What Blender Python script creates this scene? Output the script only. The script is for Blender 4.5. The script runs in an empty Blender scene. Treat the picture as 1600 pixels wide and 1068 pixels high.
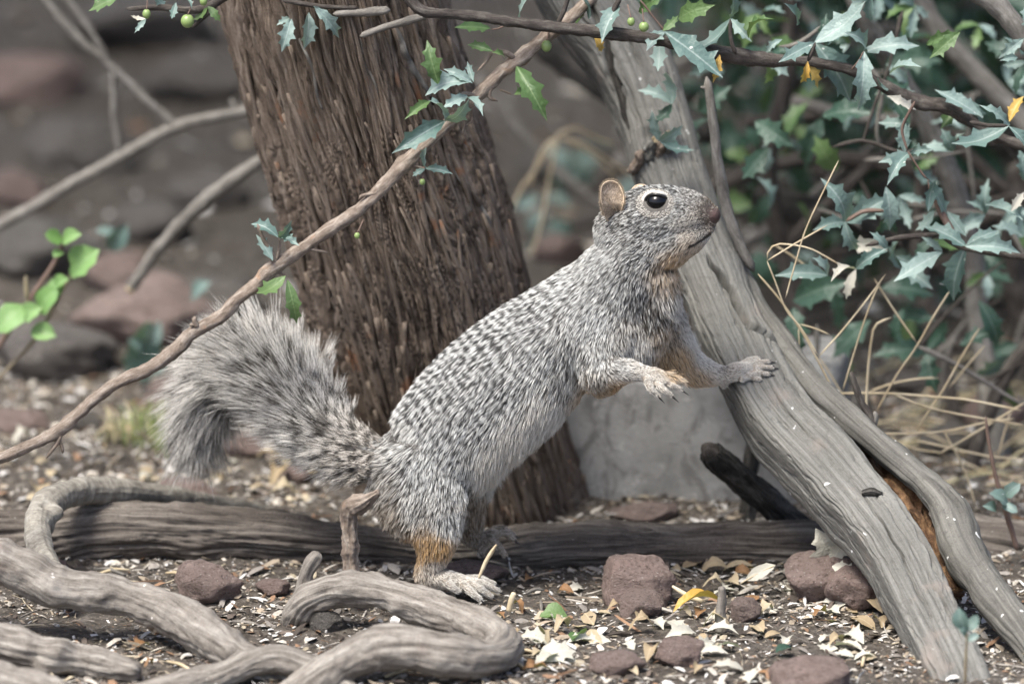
import bpy, math, random
import numpy as np
from mathutils import Vector, Matrix
from mathutils.bvhtree import BVHTree
from mathutils.kdtree import KDTree

R = math.radians
random.seed(7)
rng = np.random.default_rng(11)
scene = bpy.context.scene
col = scene.collection

# ------------------------------------------------------------------ camera
S = 0.0004                       # metres per photo pixel at the animal
D = 5.0
PITCH = R(14)
TGT = Vector((0, 0, 0.161))
FWD = Vector((0, math.cos(PITCH), -math.sin(PITCH)))
UP = Vector((0, math.sin(PITCH), math.cos(PITCH)))
CAM = TGT - FWD * D
cd = bpy.data.cameras.new('camera')
cam = bpy.data.objects.new('camera', cd)
col.objects.link(cam)
cam.location = CAM
cam.rotation_euler = (R(90) - PITCH, 0, 0)
cd.sensor_width = 36
cd.lens = 36 * D / (1600 * S)
cd.clip_start = 0.1
cd.clip_end = 500
cd.dof.use_dof = True
cd.dof.focus_distance = D - 0.02
cd.dof.aperture_fstop = 4.8
scene.camera = cam

# ------------------------------------------------------------------ light: bright open shade under a hazy sky
SUN_EL, SUN_AZ = R(62), R(-138)   # azimuth: 0 = behind the subject (+Y), negative = left
world = bpy.data.worlds.new('World')
scene.world = world
world.use_nodes = True
wn = world.node_tree
wn.nodes.clear()
sky = wn.nodes.new('ShaderNodeTexSky')
sky.sky_type = 'NISHITA'
sky.sun_disc = False
sky.sun_elevation = SUN_EL
sky.sun_rotation = SUN_AZ
sky.dust_density = 4.0
sky.air_density = 0.75
sky.ozone_density = 1.0
bg = wn.nodes.new('ShaderNodeBackground')
bg.inputs['Strength'].default_value = 0.105
wo = wn.nodes.new('ShaderNodeOutputWorld')
wn.links.new(sky.outputs[0], bg.inputs[0])
wn.links.new(bg.outputs[0], wo.inputs[0])
sl = bpy.data.lights.new('sun', 'SUN')
sl.energy = 2.0
sl.angle = R(20)
sl.color = (1.0, 0.975, 0.90)
sun = bpy.data.objects.new('sun', sl)
col.objects.link(sun)
sdir = Vector((math.sin(SUN_AZ) * math.cos(SUN_EL), math.cos(SUN_AZ) * math.cos(SUN_EL), math.sin(SUN_EL)))
sun.rotation_euler = sdir.to_track_quat('Z', 'Y').to_euler()
sun.location = sdir * 20
vs = scene.view_settings
vs.view_transform = 'Standard'
vs.look = 'None'
vs.gamma = 1
vs.exposure = 1.5
scene.render.engine = 'CYCLES'
scene.cycles.use_denoising = True
scene.cycles.max_bounces = 6
scene.cycles.diffuse_bounces = 3
scene.cycles.transparent_max_bounces = 8
try:
    scene.cycles_curves.shape = 'RIBBONS'
    scene.cycles_curves.subdivisions = 2
except Exception:
    pass

# ------------------------------------------------------------------ helpers: noise, mapping, meshes
_perm = np.random.default_rng(3).permutation(256)
_perm = np.concatenate([_perm, _perm, _perm])
_grad = np.array([[1,1,0],[-1,1,0],[1,-1,0],[-1,-1,0],[1,0,1],[-1,0,1],[1,0,-1],[-1,0,-1],
                  [0,1,1],[0,-1,1],[0,1,-1],[0,-1,-1],[1,1,0],[-1,1,0],[0,-1,1],[0,-1,-1]], float)

def pn(p, seed=0):
    p = np.asarray(p, float) + seed * 17.31
    i = np.floor(p).astype(np.int64)
    f = p - i
    u = f * f * f * (f * (f * 6 - 15) + 10)
    i &= 255
    out = 0
    for dx in (0, 1):
        wx = u[:, 0] if dx else 1 - u[:, 0]
        for dy in (0, 1):
            wy = u[:, 1] if dy else 1 - u[:, 1]
            for dz in (0, 1):
                wz = u[:, 2] if dz else 1 - u[:, 2]
                h = _perm[_perm[_perm[(i[:, 0] + dx) & 255] + ((i[:, 1] + dy) & 255)] + ((i[:, 2] + dz) & 255)] & 15
                g = _grad[h]
                out = out + wx * wy * wz * (g[:, 0] * (f[:, 0] - dx) + g[:, 1] * (f[:, 1] - dy) + g[:, 2] * (f[:, 2] - dz))
    return out

def fbm(p, o=3, seed=0):
    p = np.asarray(p, float)
    s, a, t = 0, 1.0, 0
    for k in range(o):
        s = s + a * pn(p * 2 ** k, seed + k)
        t += a
        a *= 0.5
    return s / t

def ray(px, py):
    return FWD * D + Vector((1, 0, 0)) * ((px - 800) * S) + UP * ((534 - py) * S)

def P(px, py, Y=0.0):
    d = ray(px, py)
    t = (Y - CAM.y) / d.y
    return CAM + d * t

def pxm(Y=0.0):                       # metres covered by one photo pixel at depth Y
    return S * (D + Y * math.cos(PITCH)) / D

def proj(W):                          # world (n,3) -> photo pixels
    W = np.asarray(W, float) - np.array(CAM)
    z = W @ np.array(FWD)
    return 800 + W[:, 0] / z * D / S, 534 - (W @ np.array(UP)) / z * D / S

def gz(x, y):
    x = np.atleast_1d(np.asarray(x, float)); y = np.atleast_1d(np.asarray(y, float))
    q = np.stack([x, y, np.zeros_like(x)], 1)
    r = np.clip(np.hypot(x, y) - 1.2, 0, None)
    return (0.010 * fbm(q * 5, 3, 1) + 0.0035 * fbm(q * 38, 2, 5) + 0.0016 * fbm(q * 150, 2, 9)
            + 0.008 * np.clip(y - 0.35, 0, 3.0) + 0.05 * np.minimum(r, 4) * fbm(q * 0.7, 2, 3))

def G(px, py, lift=0.0):              # the ground seen at a photo pixel
    z = 0.0
    for _ in range(12):
        d = ray(px, py)
        t = (z + lift - CAM.z) / d.z
        w = CAM + d * t
        z = 0.5 * z + 0.5 * float(gz(w.x, w.y)[0])
    return Vector((w.x, w.y, z))

def link(o, parent=None):
    col.objects.link(o)
    if parent is not None:
        o.parent = parent
        o.matrix_parent_inverse = Matrix.Translation(-parent.location) if parent.parent is None else Matrix.Translation(-parent.parent.location)
        if parent.parent is not None:
            o.matrix_parent_inverse = Matrix.Identity(4)
    return o

def tag(o, label, cat, group=None, kind=None):
    if label: o['label'] = label
    if cat: o['category'] = cat
    if group: o['group'] = group
    if kind: o['kind'] = kind
    return o

def thing(name, loc, label, cat, group=None):
    o = bpy.data.objects.new(name, None)
    o.empty_display_size = 0.02
    o.location = loc
    col.objects.link(o)
    return tag(o, label, cat, group)

def mesh(name, V, faces, m=None, smooth=True, uv=None, colr=None, attr='Col'):
    """faces: list of (n,k) int arrays"""
    V = np.asarray(V, np.float32).reshape(-1, 3)
    me = bpy.data.meshes.new(name)
    fl = [np.asarray(f, np.int32) for f in faces if len(f)]
    loops = np.concatenate([f.ravel() for f in fl])
    tot = np.concatenate([np.full(len(f), f.shape[1], np.int32) for f in fl])
    st = np.concatenate([[0], np.cumsum(tot)[:-1]]).astype(np.int32)
    me.vertices.add(len(V)); me.vertices.foreach_set('co', V.ravel())
    me.loops.add(len(loops)); me.loops.foreach_set('vertex_index', loops)
    me.polygons.add(len(tot)); me.polygons.foreach_set('loop_start', st)
    me.update(calc_edges=True)
    me.polygons.foreach_set('use_smooth', np.full(len(tot), smooth))
    if uv is not None:
        l = me.uv_layers.new(name='UVMap')
        l.data.foreach_set('uv', np.asarray(uv, np.float32)[loops].ravel())
    if colr is not None:
        a = me.attributes.new(attr, 'FLOAT_COLOR', 'POINT')
        c = np.ones((len(V), 4), np.float32); c[:, :3] = colr
        a.data.foreach_set('color', c.ravel())
    if m is not None: me.materials.append(m)
    me.update()
    return me

def obj(name, me, parent=None):
    return link(bpy.data.objects.new(name, me), parent)

def catmull(pts, n):
    """pts (k,d) -> n points spaced evenly along the curve (by the first three columns)"""
    p = np.asarray(pts, float)
    p = np.vstack([2 * p[0] - p[1], p, 2 * p[-1] - p[-2]])
    out = []
    for i in range(1, len(p) - 2):
        t = np.linspace(0, 1, 24, endpoint=False)[:, None]
        a, b, c, d = p[i - 1], p[i], p[i + 1], p[i + 2]
        out.append(0.5 * ((2 * b) + (-a + c) * t + (2 * a - 5 * b + 4 * c - d) * t ** 2 + (-a + 3 * b - 3 * c + d) * t ** 3))
    out.append(p[-2][None])
    q = np.vstack(out)
    s = np.concatenate([[0], np.cumsum(np.linalg.norm(np.diff(q[:, :3], axis=0), axis=1))])
    if np.ndim(n) == 0:
        u = np.linspace(0, s[-1], n)
    else:
        u = np.asarray(n) * s[-1]
    return np.stack([np.interp(u, s, q[:, k]) for k in range(q.shape[1])], 1), u

def frames(c, back=np.array([0, 1.0, 0])):
    t = np.gradient(c, axis=0)
    t /= np.linalg.norm(t, axis=1)[:, None] + 1e-12
    n = np.zeros_like(c)
    v = back - t[0] * (t[0] @ back)
    if np.linalg.norm(v) < 1e-3:
        v = np.array([1.0, 0, 0]) - t[0] * t[0][0]
    for i in range(len(c)):
        v = v - t[i] * (t[i] @ v)
        v /= np.linalg.norm(v)
        n[i] = v
    b = np.cross(t, n)
    return t, n, b

def tube_geo(pts, nseg, nang, disp=None, shape=None, cap=True, capround=0.0, dense=0.0):
    """pts rows: x y z r. Returns V, faces, uv, extra"""
    q, u = catmull(pts, nseg)
    nseg = len(q)
    c, r = q[:, :3], q[:, 3].copy()
    if capround:
        L = u[-1]
        e = np.minimum(u, L - u) / (capround * r + 1e-9)
        r = r * np.sqrt(np.clip(1 - (1 - np.clip(e, 0, 1)) ** 2, 0.02, 1))
    t, n, b = frames(c)
    a = np.linspace(0, 2 * np.pi, nang + 1)
    if dense: a = a + dense * np.sin(a)            # more columns on the side turned to the camera
    A = np.tile(a, nseg)
    U = np.repeat(u, nang + 1)
    RR = np.repeat(r, nang + 1)
    rad = RR.copy()
    if shape is not None: rad = rad * shape(A, U / u[-1])
    if disp is not None: rad = rad + disp(A, U, RR)
    V = (np.repeat(c, nang + 1, 0) + np.cos(A)[:, None] * rad[:, None] * np.repeat(n, nang + 1, 0)
         + np.sin(A)[:, None] * rad[:, None] * np.repeat(b, nang + 1, 0))
    i, j = np.meshgrid(np.arange(nseg - 1), np.arange(nang), indexing='ij')
    k = (i * (nang + 1) + j).ravel()
    quads = np.stack([k, k + 1, k + nang + 2, k + nang + 1], 1)
    uv = np.stack([A / (2 * np.pi) * 2 * np.pi * r.mean(), U], 1)
    tris = np.zeros((0, 3), int)
    if cap:
        nv = len(V)
        V = np.vstack([V, c[0], c[-1]])
        uv = np.vstack([uv, [0, 0], [0, u[-1]]])
        j = np.arange(nang)
        e = (nseg - 1) * (nang + 1)
        tris = np.vstack([np.stack([np.full(nang, nv), j + 1, j], 1), np.stack([np.full(nang, nv + 1), e + j, e + j + 1], 1)])
    return V, [quads, tris], uv, (A, U)

def tube(name, pts, nseg, nang, m, parent=None, **k):
    V, F, uv, _ = tube_geo(pts, nseg, nang, **k)
    return obj(name, mesh(name, V, F, m, True, uv), parent)

def path(rows):
    """rows of (px, py, Y, radius in px) -> world rows x y z r"""
    return [tuple(P(a, b, y)) + (r * pxm(y),) for a, b, y, r in rows]

def fibres(amp, ku, kv, seed, lump=0.0, klump=18, twist=0.0, ridge=True):
    def f(A, U, RR):
        a = A + twist * U
        R0 = RR.mean()
        w = 0.35 * pn(np.stack([np.cos(A) * R0 * 30, np.sin(A) * R0 * 30, U * 14], 1), seed + 3)
        q = np.stack([np.cos(a + w) * R0 * ku, np.sin(a + w) * R0 * ku, U * kv], 1)
        n = pn(q, seed) * 0.65 + pn(q * np.array([2.3, 2.3, 1.6]), seed + 1) * 0.35
        if ridge: n = 0.45 - np.abs(n) * 2.0
        d = amp * n
        if lump:
            d = d + lump * RR * fbm(np.stack([np.cos(A) * R0 * klump, np.sin(A) * R0 * klump, U * klump], 1), 2, seed + 7)
        return d
    return f

# ------------------------------------------------------------------ materials
class NT:
    def __init__(s, name):
        s.m = bpy.data.materials.new(name); s.m.use_nodes = True
        s.t = s.m.node_tree
        s.b = s.t.nodes['Principled BSDF']
    def n(s, typ, **k):
        x = s.t.nodes.new('ShaderNode' + typ)
        for a, v in k.items():
            a2 = a.replace('_', ' ')
            if a2 in x.inputs.keys(): s.set(x.inputs[a2], v)
            else: setattr(x, a, v)
        return x
    def set(s, inp, v):
        if isinstance(v, bpy.types.NodeSocket): s.t.links.new(v, inp)
        else: inp.default_value = v
    def uv(s, sx, sy, rot=0):
        c = s.n('UVMap'); m = s.n('Mapping'); m.inputs['Scale'].default_value = (sx, sy, 1)
        s.t.links.new(c.outputs[0], m.inputs['Vector']); return m.outputs[0]
    def ob(s, sc=(1, 1, 1)):
        c = s.n('TexCoord'); m = s.n('Mapping'); m.inputs['Scale'].default_value = sc
        s.t.links.new(c.outputs['Object'], m.inputs['Vector']); return m.outputs[0]
    def noise(s, vec, scale, detail=4, rough=0.55, dist=0.0):
        x = s.n('TexNoise', Vector=vec, Scale=scale, Detail=detail, Roughness=rough, Distortion=dist); return x.outputs[0]
    def ramp(s, fac, stops):
        x = s.n('ValToRGB'); e = x.color_ramp.elements
        while len(e) < len(stops): e.new(0.5)
        for k, (p, c) in enumerate(stops):
            e[k].position = p; e[k].color = (*c, 1) if not np.isscalar(c) else (c, c, c, 1)
        s.set(x.inputs[0], fac); return x.outputs[0]
    def mix(s, fac, a, b, typ='MIX'):
        x = s.n('Mix', data_type='RGBA', blend_type=typ)
        s.set(x.inputs[0], fac)
        for i, v in ((6, a), (7, b)):
            if isinstance(v, tuple): v = (*v, 1)
            s.set(x.inputs[i], v)
        return x.outputs[2]
    def math(s, op, a, b=0.0):
        x = s.n('Math', operation=op); s.set(x.inputs[0], a); s.set(x.inputs[1], b); return x.outputs[0]
    def bump(s, h, dist, strength=1.0):
        x = s.n('Bump', Height=h, Distance=dist, Strength=strength); s.t.links.new(x.outputs[0], s.b.inputs['Normal'])
    def out(s, color, rough=0.85, spec=0.25):
        s.set(s.b.inputs['Base Color'], color); s.set(s.b.inputs['Roughness'], rough)
        s.b.inputs['Specular IOR Level'].default_value = spec
        return s.m

def wood(name, dark, mid, light, spots=None, ku=420, kv=22, bump=0.0012, rough=0.85, patch=None, speck=None, tone=1.0):
    if name != 'rotted_heartwood': dark, mid, light = [(a * tone, b * 1.02 * tone, c * .97 * tone) for a, b, c in (dark, mid, light)]
    n = NT(name)
    f = n.noise(n.uv(ku, kv), 1.0, 6, 0.62, 0.6)
    f2 = n.noise(n.uv(ku * 3.1, kv * 3), 1.0, 3, 0.6)
    h = n.math('ADD', n.math('MULTIPLY', f, 0.7), n.math('MULTIPLY', f2, 0.3))
    gr = n.noise(n.ob(), 750, 5, 0.7)
    h = n.math('ADD', n.math('MULTIPLY', h, 0.8), n.math('MULTIPLY', gr, 0.2))
    c = n.ramp(h, [(0.36, dark), (0.5, mid), (0.63, light)])
    c = n.mix(n.ramp(n.noise(n.ob(), 240, 4, 0.65), [(0.32, 0.6), (0.44, 0.0)]), c, n.mix(0.7, c, dark))
    big = n.noise(n.ob(), 16, 3)
    c = n.mix(n.ramp(big, [(0.35, 0.0), (0.7, 0.55)]), c, n.mix(0.6, c, tuple(0.55 * x for x in mid)))
    if patch:
        c = n.mix(n.ramp(n.noise(n.ob(), patch[1], 3), [(patch[2], 0.0), (patch[2] + .1, 0.8)]), c, patch[0])
    if speck:
        c = n.mix(n.ramp(n.noise(n.ob(), speck[1], 2), [(speck[2], 0.0), (speck[2] + .03, 0.9)]), c, speck[0])
    n.bump(h, bump)
    return n.out(c, rough)

M = {}
M['bark'] = wood('juniper_bark', (0.036, 0.026, 0.020), (0.168, 0.127, 0.104), (0.31, 0.257, 0.225), ku=260, kv=14, bump=0.003,
                 patch=((0.20, 0.085, 0.04), 34, 0.66))
M['strip'] = wood('bark_strip', (0.06, 0.044, 0.035), (0.185, 0.142, 0.117), (0.31, 0.256, 0.224), ku=700, kv=30, bump=0.0015,
                  patch=((0.22, 0.10, 0.05), 40, 0.6))
M['grey'] = wood('weathered_wood', (0.062, 0.058, 0.055), (0.148, 0.142, 0.137), (0.225, 0.218, 0.212), ku=420, kv=9, bump=0.0013,
                 patch=((0.20, 0.175, 0.155), 22, 0.62), speck=((0.55, 0.55, 0.54), 130, 0.72), tone=1.0)
M['rail'] = wood('split_rail_wood', tone=0.98, *( (0.045, 0.042, 0.039), (0.125, 0.118, 0.112), (0.205, 0.196, 0.187)), ku=300, kv=12, bump=0.0012,
                 speck=((0.6, 0.6, 0.58), 120, 0.70))
M['rot'] = wood('rotted_heartwood', (0.012, 0.008, 0.006), (0.11, 0.06, 0.032), (0.34, 0.21, 0.11), ku=160, kv=46, bump=0.006)
M['log'] = wood('dark_log_bark', (0.022, 0.018, 0.016), (0.105, 0.088, 0.080), (0.21, 0.185, 0.17), ku=330, kv=11, bump=0.0022,
                speck=((0.4, 0.39, 0.37), 160, 0.73))
M['root'] = wood('root_wood', (0.056, 0.047, 0.042), (0.172, 0.152, 0.140), (0.285, 0.262, 0.247), ku=200, kv=26, bump=0.0020,
                 patch=((0.17, 0.135, 0.115), 24, 0.6), speck=((0.55, 0.53, 0.5), 120, 0.72), tone=1.22)
M['pale_root'] = wood('pale_root_bark', (0.10, 0.088, 0.078), (0.225, 0.205, 0.185), (0.33, 0.31, 0.288), ku=90, kv=160, bump=0.0010)
M['twig'] = wood('twig_bark', (0.085, 0.062, 0.05), (0.21, 0.165, 0.14), (0.37, 0.32, 0.29), ku=300, kv=70, bump=0.0008,
                 patch=((0.30, 0.17, 0.09), 60, 0.66))
M['dark_twig'] = wood('dark_twig_bark', (0.02, 0.016, 0.015), (0.065, 0.054, 0.05), (0.15, 0.135, 0.125), ku=300, kv=60, bump=0.0008)
M['grey_twig'] = wood('grey_twig_bark', (0.08, 0.07, 0.066), (0.175, 0.16, 0.15), (0.30, 0.28, 0.27), ku=260, kv=50, bump=0.0008)
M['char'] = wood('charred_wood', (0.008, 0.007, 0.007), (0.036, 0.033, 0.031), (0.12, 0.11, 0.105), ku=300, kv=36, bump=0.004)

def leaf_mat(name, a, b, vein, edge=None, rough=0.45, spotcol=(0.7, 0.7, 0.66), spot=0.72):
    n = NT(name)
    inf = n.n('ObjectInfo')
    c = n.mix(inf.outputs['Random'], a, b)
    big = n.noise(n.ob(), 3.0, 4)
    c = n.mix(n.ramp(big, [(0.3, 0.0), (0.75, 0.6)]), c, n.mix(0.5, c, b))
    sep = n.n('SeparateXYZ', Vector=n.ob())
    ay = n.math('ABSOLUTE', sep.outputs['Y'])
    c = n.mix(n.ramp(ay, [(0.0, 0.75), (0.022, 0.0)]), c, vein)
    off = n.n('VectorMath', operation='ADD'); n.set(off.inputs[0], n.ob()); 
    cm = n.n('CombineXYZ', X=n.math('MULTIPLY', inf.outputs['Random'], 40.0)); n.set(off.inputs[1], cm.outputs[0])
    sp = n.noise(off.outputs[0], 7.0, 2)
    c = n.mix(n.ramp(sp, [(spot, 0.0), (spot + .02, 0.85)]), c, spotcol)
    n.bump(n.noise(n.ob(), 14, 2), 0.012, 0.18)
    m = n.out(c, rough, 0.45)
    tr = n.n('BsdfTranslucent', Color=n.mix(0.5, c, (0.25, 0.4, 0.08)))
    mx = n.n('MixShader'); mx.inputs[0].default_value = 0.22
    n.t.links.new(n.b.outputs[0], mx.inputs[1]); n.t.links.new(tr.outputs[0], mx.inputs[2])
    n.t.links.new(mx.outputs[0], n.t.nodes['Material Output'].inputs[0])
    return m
M['leaf'] = leaf_mat('blue_green_leaf', (0.085, 0.150, 0.135), (0.25, 0.335, 0.312), (0.38, 0.45, 0.42))
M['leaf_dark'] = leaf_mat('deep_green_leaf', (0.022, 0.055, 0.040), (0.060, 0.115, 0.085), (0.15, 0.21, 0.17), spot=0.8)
M['leaf_green'] = leaf_mat('fresh_green_leaf', (0.065, 0.125, 0.045), (0.125, 0.20, 0.075), (0.20, 0.28, 0.13), spot=0.82)
M['leaf_yellow'] = leaf_mat('yellow_leaf', (0.50, 0.28, 0.05), (0.52, 0.36, 0.10), (0.6, 0.45, 0.2), spotcol=(0.3, 0.15, 0.05))
M['leaf_pale'] = leaf_mat('bleached_leaf', (0.44, 0.42, 0.36), (0.52, 0.50, 0.43), (0.60, 0.58, 0.5), rough=0.7, spotcol=(0.25, 0.2, 0.14))
M['leaf_tan'] = leaf_mat('dry_tan_leaf', (0.30, 0.22, 0.13), (0.43, 0.36, 0.25), (0.5, 0.43, 0.3), rough=0.75, spotcol=(0.14, 0.09, 0.05))
M['leaf_brown'] = leaf_mat('dry_brown_leaf', (0.16, 0.085, 0.04), (0.28, 0.15, 0.07), (0.34, 0.22, 0.13), rough=0.7, spotcol=(0.08, 0.05, 0.03))
M['round_leaf'] = leaf_mat('soft_green_leaf', (0.13, 0.27, 0.07), (0.22, 0.36, 0.14), (0.30, 0.42, 0.2), spot=0.85)

def simple(name, a, b, scale, rough=0.8, bump=0.0, spec=0.3, bscale=None):
    n = NT(name)
    c = n.mix(n.ramp(n.noise(n.ob(), scale, 4), [(0.35, 0.0), (0.65, 1.0)]), a, b)
    if bump: n.bump(n.noise(n.ob(), bscale or scale * 3, 5, 0.65), bump)
    return n.out(c, rough, spec)
M['berry'] = simple('green_berry', (0.17, 0.25, 0.08), (0.24, 0.32, 0.12), 120, 0.35, spec=0.5)
M['straw'] = simple('straw', (0.40, 0.32, 0.20), (0.56, 0.48, 0.34), 60, 0.6)
M['red_stem'] = simple('red_stem', (0.10, 0.065, 0.052), (0.16, 0.11, 0.088), 60, 0.6)
M['green_stem'] = simple('green_stem', (0.16, 0.13, 0.09), (0.22, 0.19, 0.12), 60, 0.6)

def rock_mat(name, a, b, c2):
    n = NT(name)
    inf = n.n('ObjectInfo')
    off = n.n('VectorMath', operation='ADD'); n.set(off.inputs[0], n.ob())
    cm = n.n('CombineXYZ', X=n.math('MULTIPLY', inf.outputs['Random'], 50.0)); n.set(off.inputs[1], cm.outputs[0])
    v = off.outputs[0]
    c = n.mix(n.ramp(n.noise(v, 3.5, 6, 0.7), [(0.35, 0.0), (0.66, 1.0)]), a, b)
    c = n.mix(n.ramp(n.noise(v, 1.5, 3), [(0.42, 0.0), (0.62, 0.8)]), c, c2)
    c = n.mix(n.math('MULTIPLY', inf.outputs['Random'], 0.35), c, (0.21, 0.18, 0.165))
    c = n.mix(n.ramp(n.noise(v, 11, 2), [(0.66, 0.0), (0.70, 0.8)]), c, (0.42, 0.39, 0.36))
    c = n.mix(n.ramp(n.noise(v, 8, 5, 0.7), [(0.36, 0.75), (0.46, 0.0)]), c, tuple(.5 * x for x in a))
    n.bump(n.noise(v, 6, 8, 0.72), 0.006)
    return n.out(c, 0.9, 0.2)
M['rock'] = rock_mat('reddish_rock', (0.165, 0.118, 0.102), (0.325, 0.25, 0.225), (0.25, 0.182, 0.16))
M['grey_rock'] = rock_mat('grey_rock', (0.085, 0.079, 0.071), (0.17, 0.16, 0.147), (0.12, 0.111, 0.10))
n = NT('concrete')
cc = n.mix(n.ramp(n.noise(n.ob(), 26, 5, 0.6), [(0.35, 0.0), (0.65, 1.0)]), (0.21, 0.208, 0.20), (0.34, 0.337, 0.327))
cc = n.mix(n.ramp(n.noise(n.ob((1, 1, .6)), 48, 4, 0.7, 1.0), [(0.50, 0.0), (0.62, 0.75)]), cc, (0.14, 0.135, 0.13))
cc = n.mix(n.ramp(n.noise(n.ob(), 90, 4, 0.7), [(0.60, 0.0), (0.68, 0.8)]), cc, (0.46, 0.455, 0.44))
n.bump(n.noise(n.ob(), 420, 5, 0.7), 0.0012)
M['concrete'] = n.out(cc, 0.9, 0.2)

n = NT('soil')
o1 = n.noise(n.ob(), 9, 4); o2 = n.noise(n.ob(), 130, 6, 0.7); o3 = n.noise(n.ob(), 900, 3, 0.7)
c = n.ramp(o2, [(0.3, (0.036, 0.031, 0.026)), (0.5, (0.105, 0.090, 0.076)), (0.72, (0.22, 0.195, 0.168))])
c = n.mix(n.ramp(o1, [(0.4, 0.0), (0.62, 0.7)]), c, n.ramp(o2, [(0.3, (0.062, 0.055, 0.048)), (0.7, (0.19, 0.172, 0.152))]))
c = n.mix(n.ramp(n.noise(n.ob(), 420, 2), [(0.66, 0.0), (0.70, 0.85)]), c, (0.42, 0.37, 0.31))
c = n.mix(n.ramp(n.noise(n.ob(), 310, 2), [(0.67, 0.0), (0.71, 0.7)]), c, (0.22, 0.12, 0.06))
n.bump(n.math('ADD', o2, n.math('MULTIPLY', o3, 0.4)), 0.006)
M['soil'] = n.out(c, 0.95, 0.15)

n = NT('litter')
at = n.n('Attribute', attribute_name='Col')
c = n.mix(n.ramp(n.noise(n.ob(), 900, 3), [(0.35, 0.0), (0.7, 0.5)]), at.outputs[0], n.mix(1.0, at.outputs[0], (0.5, 0.45, 0.4), 'MULTIPLY'))
M['litter'] = n.out(c, 0.8, 0.25)

n = NT('skin')
at = n.n('Attribute', attribute_name='Col')
n.bump(n.noise(n.ob(), 900, 3), 0.0008)
M['skin'] = n.out(at.outputs[0], 0.6, 0.35)
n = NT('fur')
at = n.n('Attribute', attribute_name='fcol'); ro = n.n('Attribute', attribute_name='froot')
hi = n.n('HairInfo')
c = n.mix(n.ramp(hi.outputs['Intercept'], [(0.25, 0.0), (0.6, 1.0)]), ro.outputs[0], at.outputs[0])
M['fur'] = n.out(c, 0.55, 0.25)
n = NT('tail_fur')
at = n.n('Attribute', attribute_name='fcol'); ro = n.n('Attribute', attribute_name='froot')
hi = n.n('HairInfo')
f = n.ramp(hi.outputs['Intercept'], [(0.0, 0.5), (0.26, 0.7), (0.40, 0.1), (0.66, 0.0), (0.78, 1.0), (1.0, 1.0)])
c = n.mix(f, ro.outputs[0], at.outputs[0])
M['tail_fur'] = n.out(c, 0.55, 0.25)
n = NT('eye'); M['eye'] = n.out((0.003, 0.003, 0.004, 1), 0.06, 0.35)
n = NT('claw'); M['claw'] = n.out((0.025, 0.022, 0.022, 1), 0.35, 0.5)
n = NT('lid'); M['lid'] = n.out((0.012, 0.011, 0.011, 1), 0.35, 0.4)
n = NT('ear')
at = n.n('Attribute', attribute_name='Col')
n.bump(n.noise(n.ob(), 500, 3), 0.0015)
M['ear'] = n.out(at.outputs[0], 0.7, 0.25)

# ------------------------------------------------------------------ ground
def spread(lo, hi, fine, n_f, far, n_o):
    a = np.linspace(lo, hi, n_f)
    g = np.geomspace(1, far / fine, n_o)[1:]
    return np.concatenate([(lo - fine * g)[::-1], a, hi + fine * g])
gx = spread(-0.50, 0.50, 0.006, 210, 60, 44)
gy = spread(-0.42, 0.95, 0.006, 260, 60, 44)
X, Y = np.meshgrid(gx, gy)
Z = gz(X.ravel(), Y.ravel())
V = np.stack([X.ravel(), Y.ravel(), Z], 1)
nx, ny = len(gx), len(gy)
i, j = np.meshgrid(np.arange(ny - 1), np.arange(nx - 1), indexing='ij')
k = (i * nx + j).ravel()
ground = obj('ground', mesh('ground', V, [np.stack([k, k + 1, k + nx + 1, k + nx], 1)], M['soil']))
tag(ground, None, None, kind='structure')

# ------------------------------------------------------------------ tree trunk with peeling bark
TR = [(300, -1500, .02, 150), (400, -700, .08, 160), (470, -260, .115, 166), (528, 0, .138, 169), (602, 250, .160, 171), (648, 400, .175, 174), (690, 560, .195, 172),
      (730, 700, .215, 171), (752, 800, .235, 180), (756, 860, .235, 205), (756, 960, .235, 225)]
TR = TR[::-1]
vt = np.concatenate([np.linspace(0, 0.36, 420, endpoint=False), np.linspace(0.36, 1, 110)])
def trunk_disp(A, U, RR):
    R0 = 0.068
    w = 0.25 * fbm(np.stack([np.cos(A) * 2, np.sin(A) * 2, U * 9], 1), 2, 21)
    q = np.stack([np.cos(A + w) * 7.5, np.sin(A + w) * 7.5, U * 7.0], 1)
    big = np.abs(pn(q, 22))
    q2 = np.stack([np.cos(A + w) * 17, np.sin(A + w) * 17, U * 17], 1)
    mid = np.abs(pn(q2, 25))
    q3 = np.stack([np.cos(A + w) * 40, np.sin(A + w) * 40, U * 40], 1)
    fine = pn(q3, 27)
    vf = np.abs(pn(np.stack([np.cos(A + w) * 75, np.sin(A + w) * 75, U * 30], 1), 29))
    lobes = 0.0045 * np.cos(A * 3 + 1.2 + U * 2) + 0.003 * np.cos(A * 7 + 3 * U)
    # deep dark furrow on the right-hand face
    return lobes - 0.0070 * np.clip(0.16 - big, 0, 1) / 0.16 * 0.6 - 0.0030 * np.clip(0.2 - mid, 0, 1) / 0.2 + 0.0018 * fine - 0.0022 * np.clip(0.18 - vf, 0, 1) / 0.18
trunk = thing('juniper_tree', P(752, 800, .235), 'thick leaning trunk with shaggy grey brown furrowed bark behind the squirrel', 'tree')
V, F, uv, _ = tube_geo(path(TR), vt, 430, disp=trunk_disp, dense=0.6)
tm = mesh('trunk', V, F, M['bark'], True, uv)
trunk_o = obj('trunk', tm, trunk)
trq, tru = catmull(path(TR), 400)
tt, tn, tb = frames(trq[:, :3])
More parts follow.
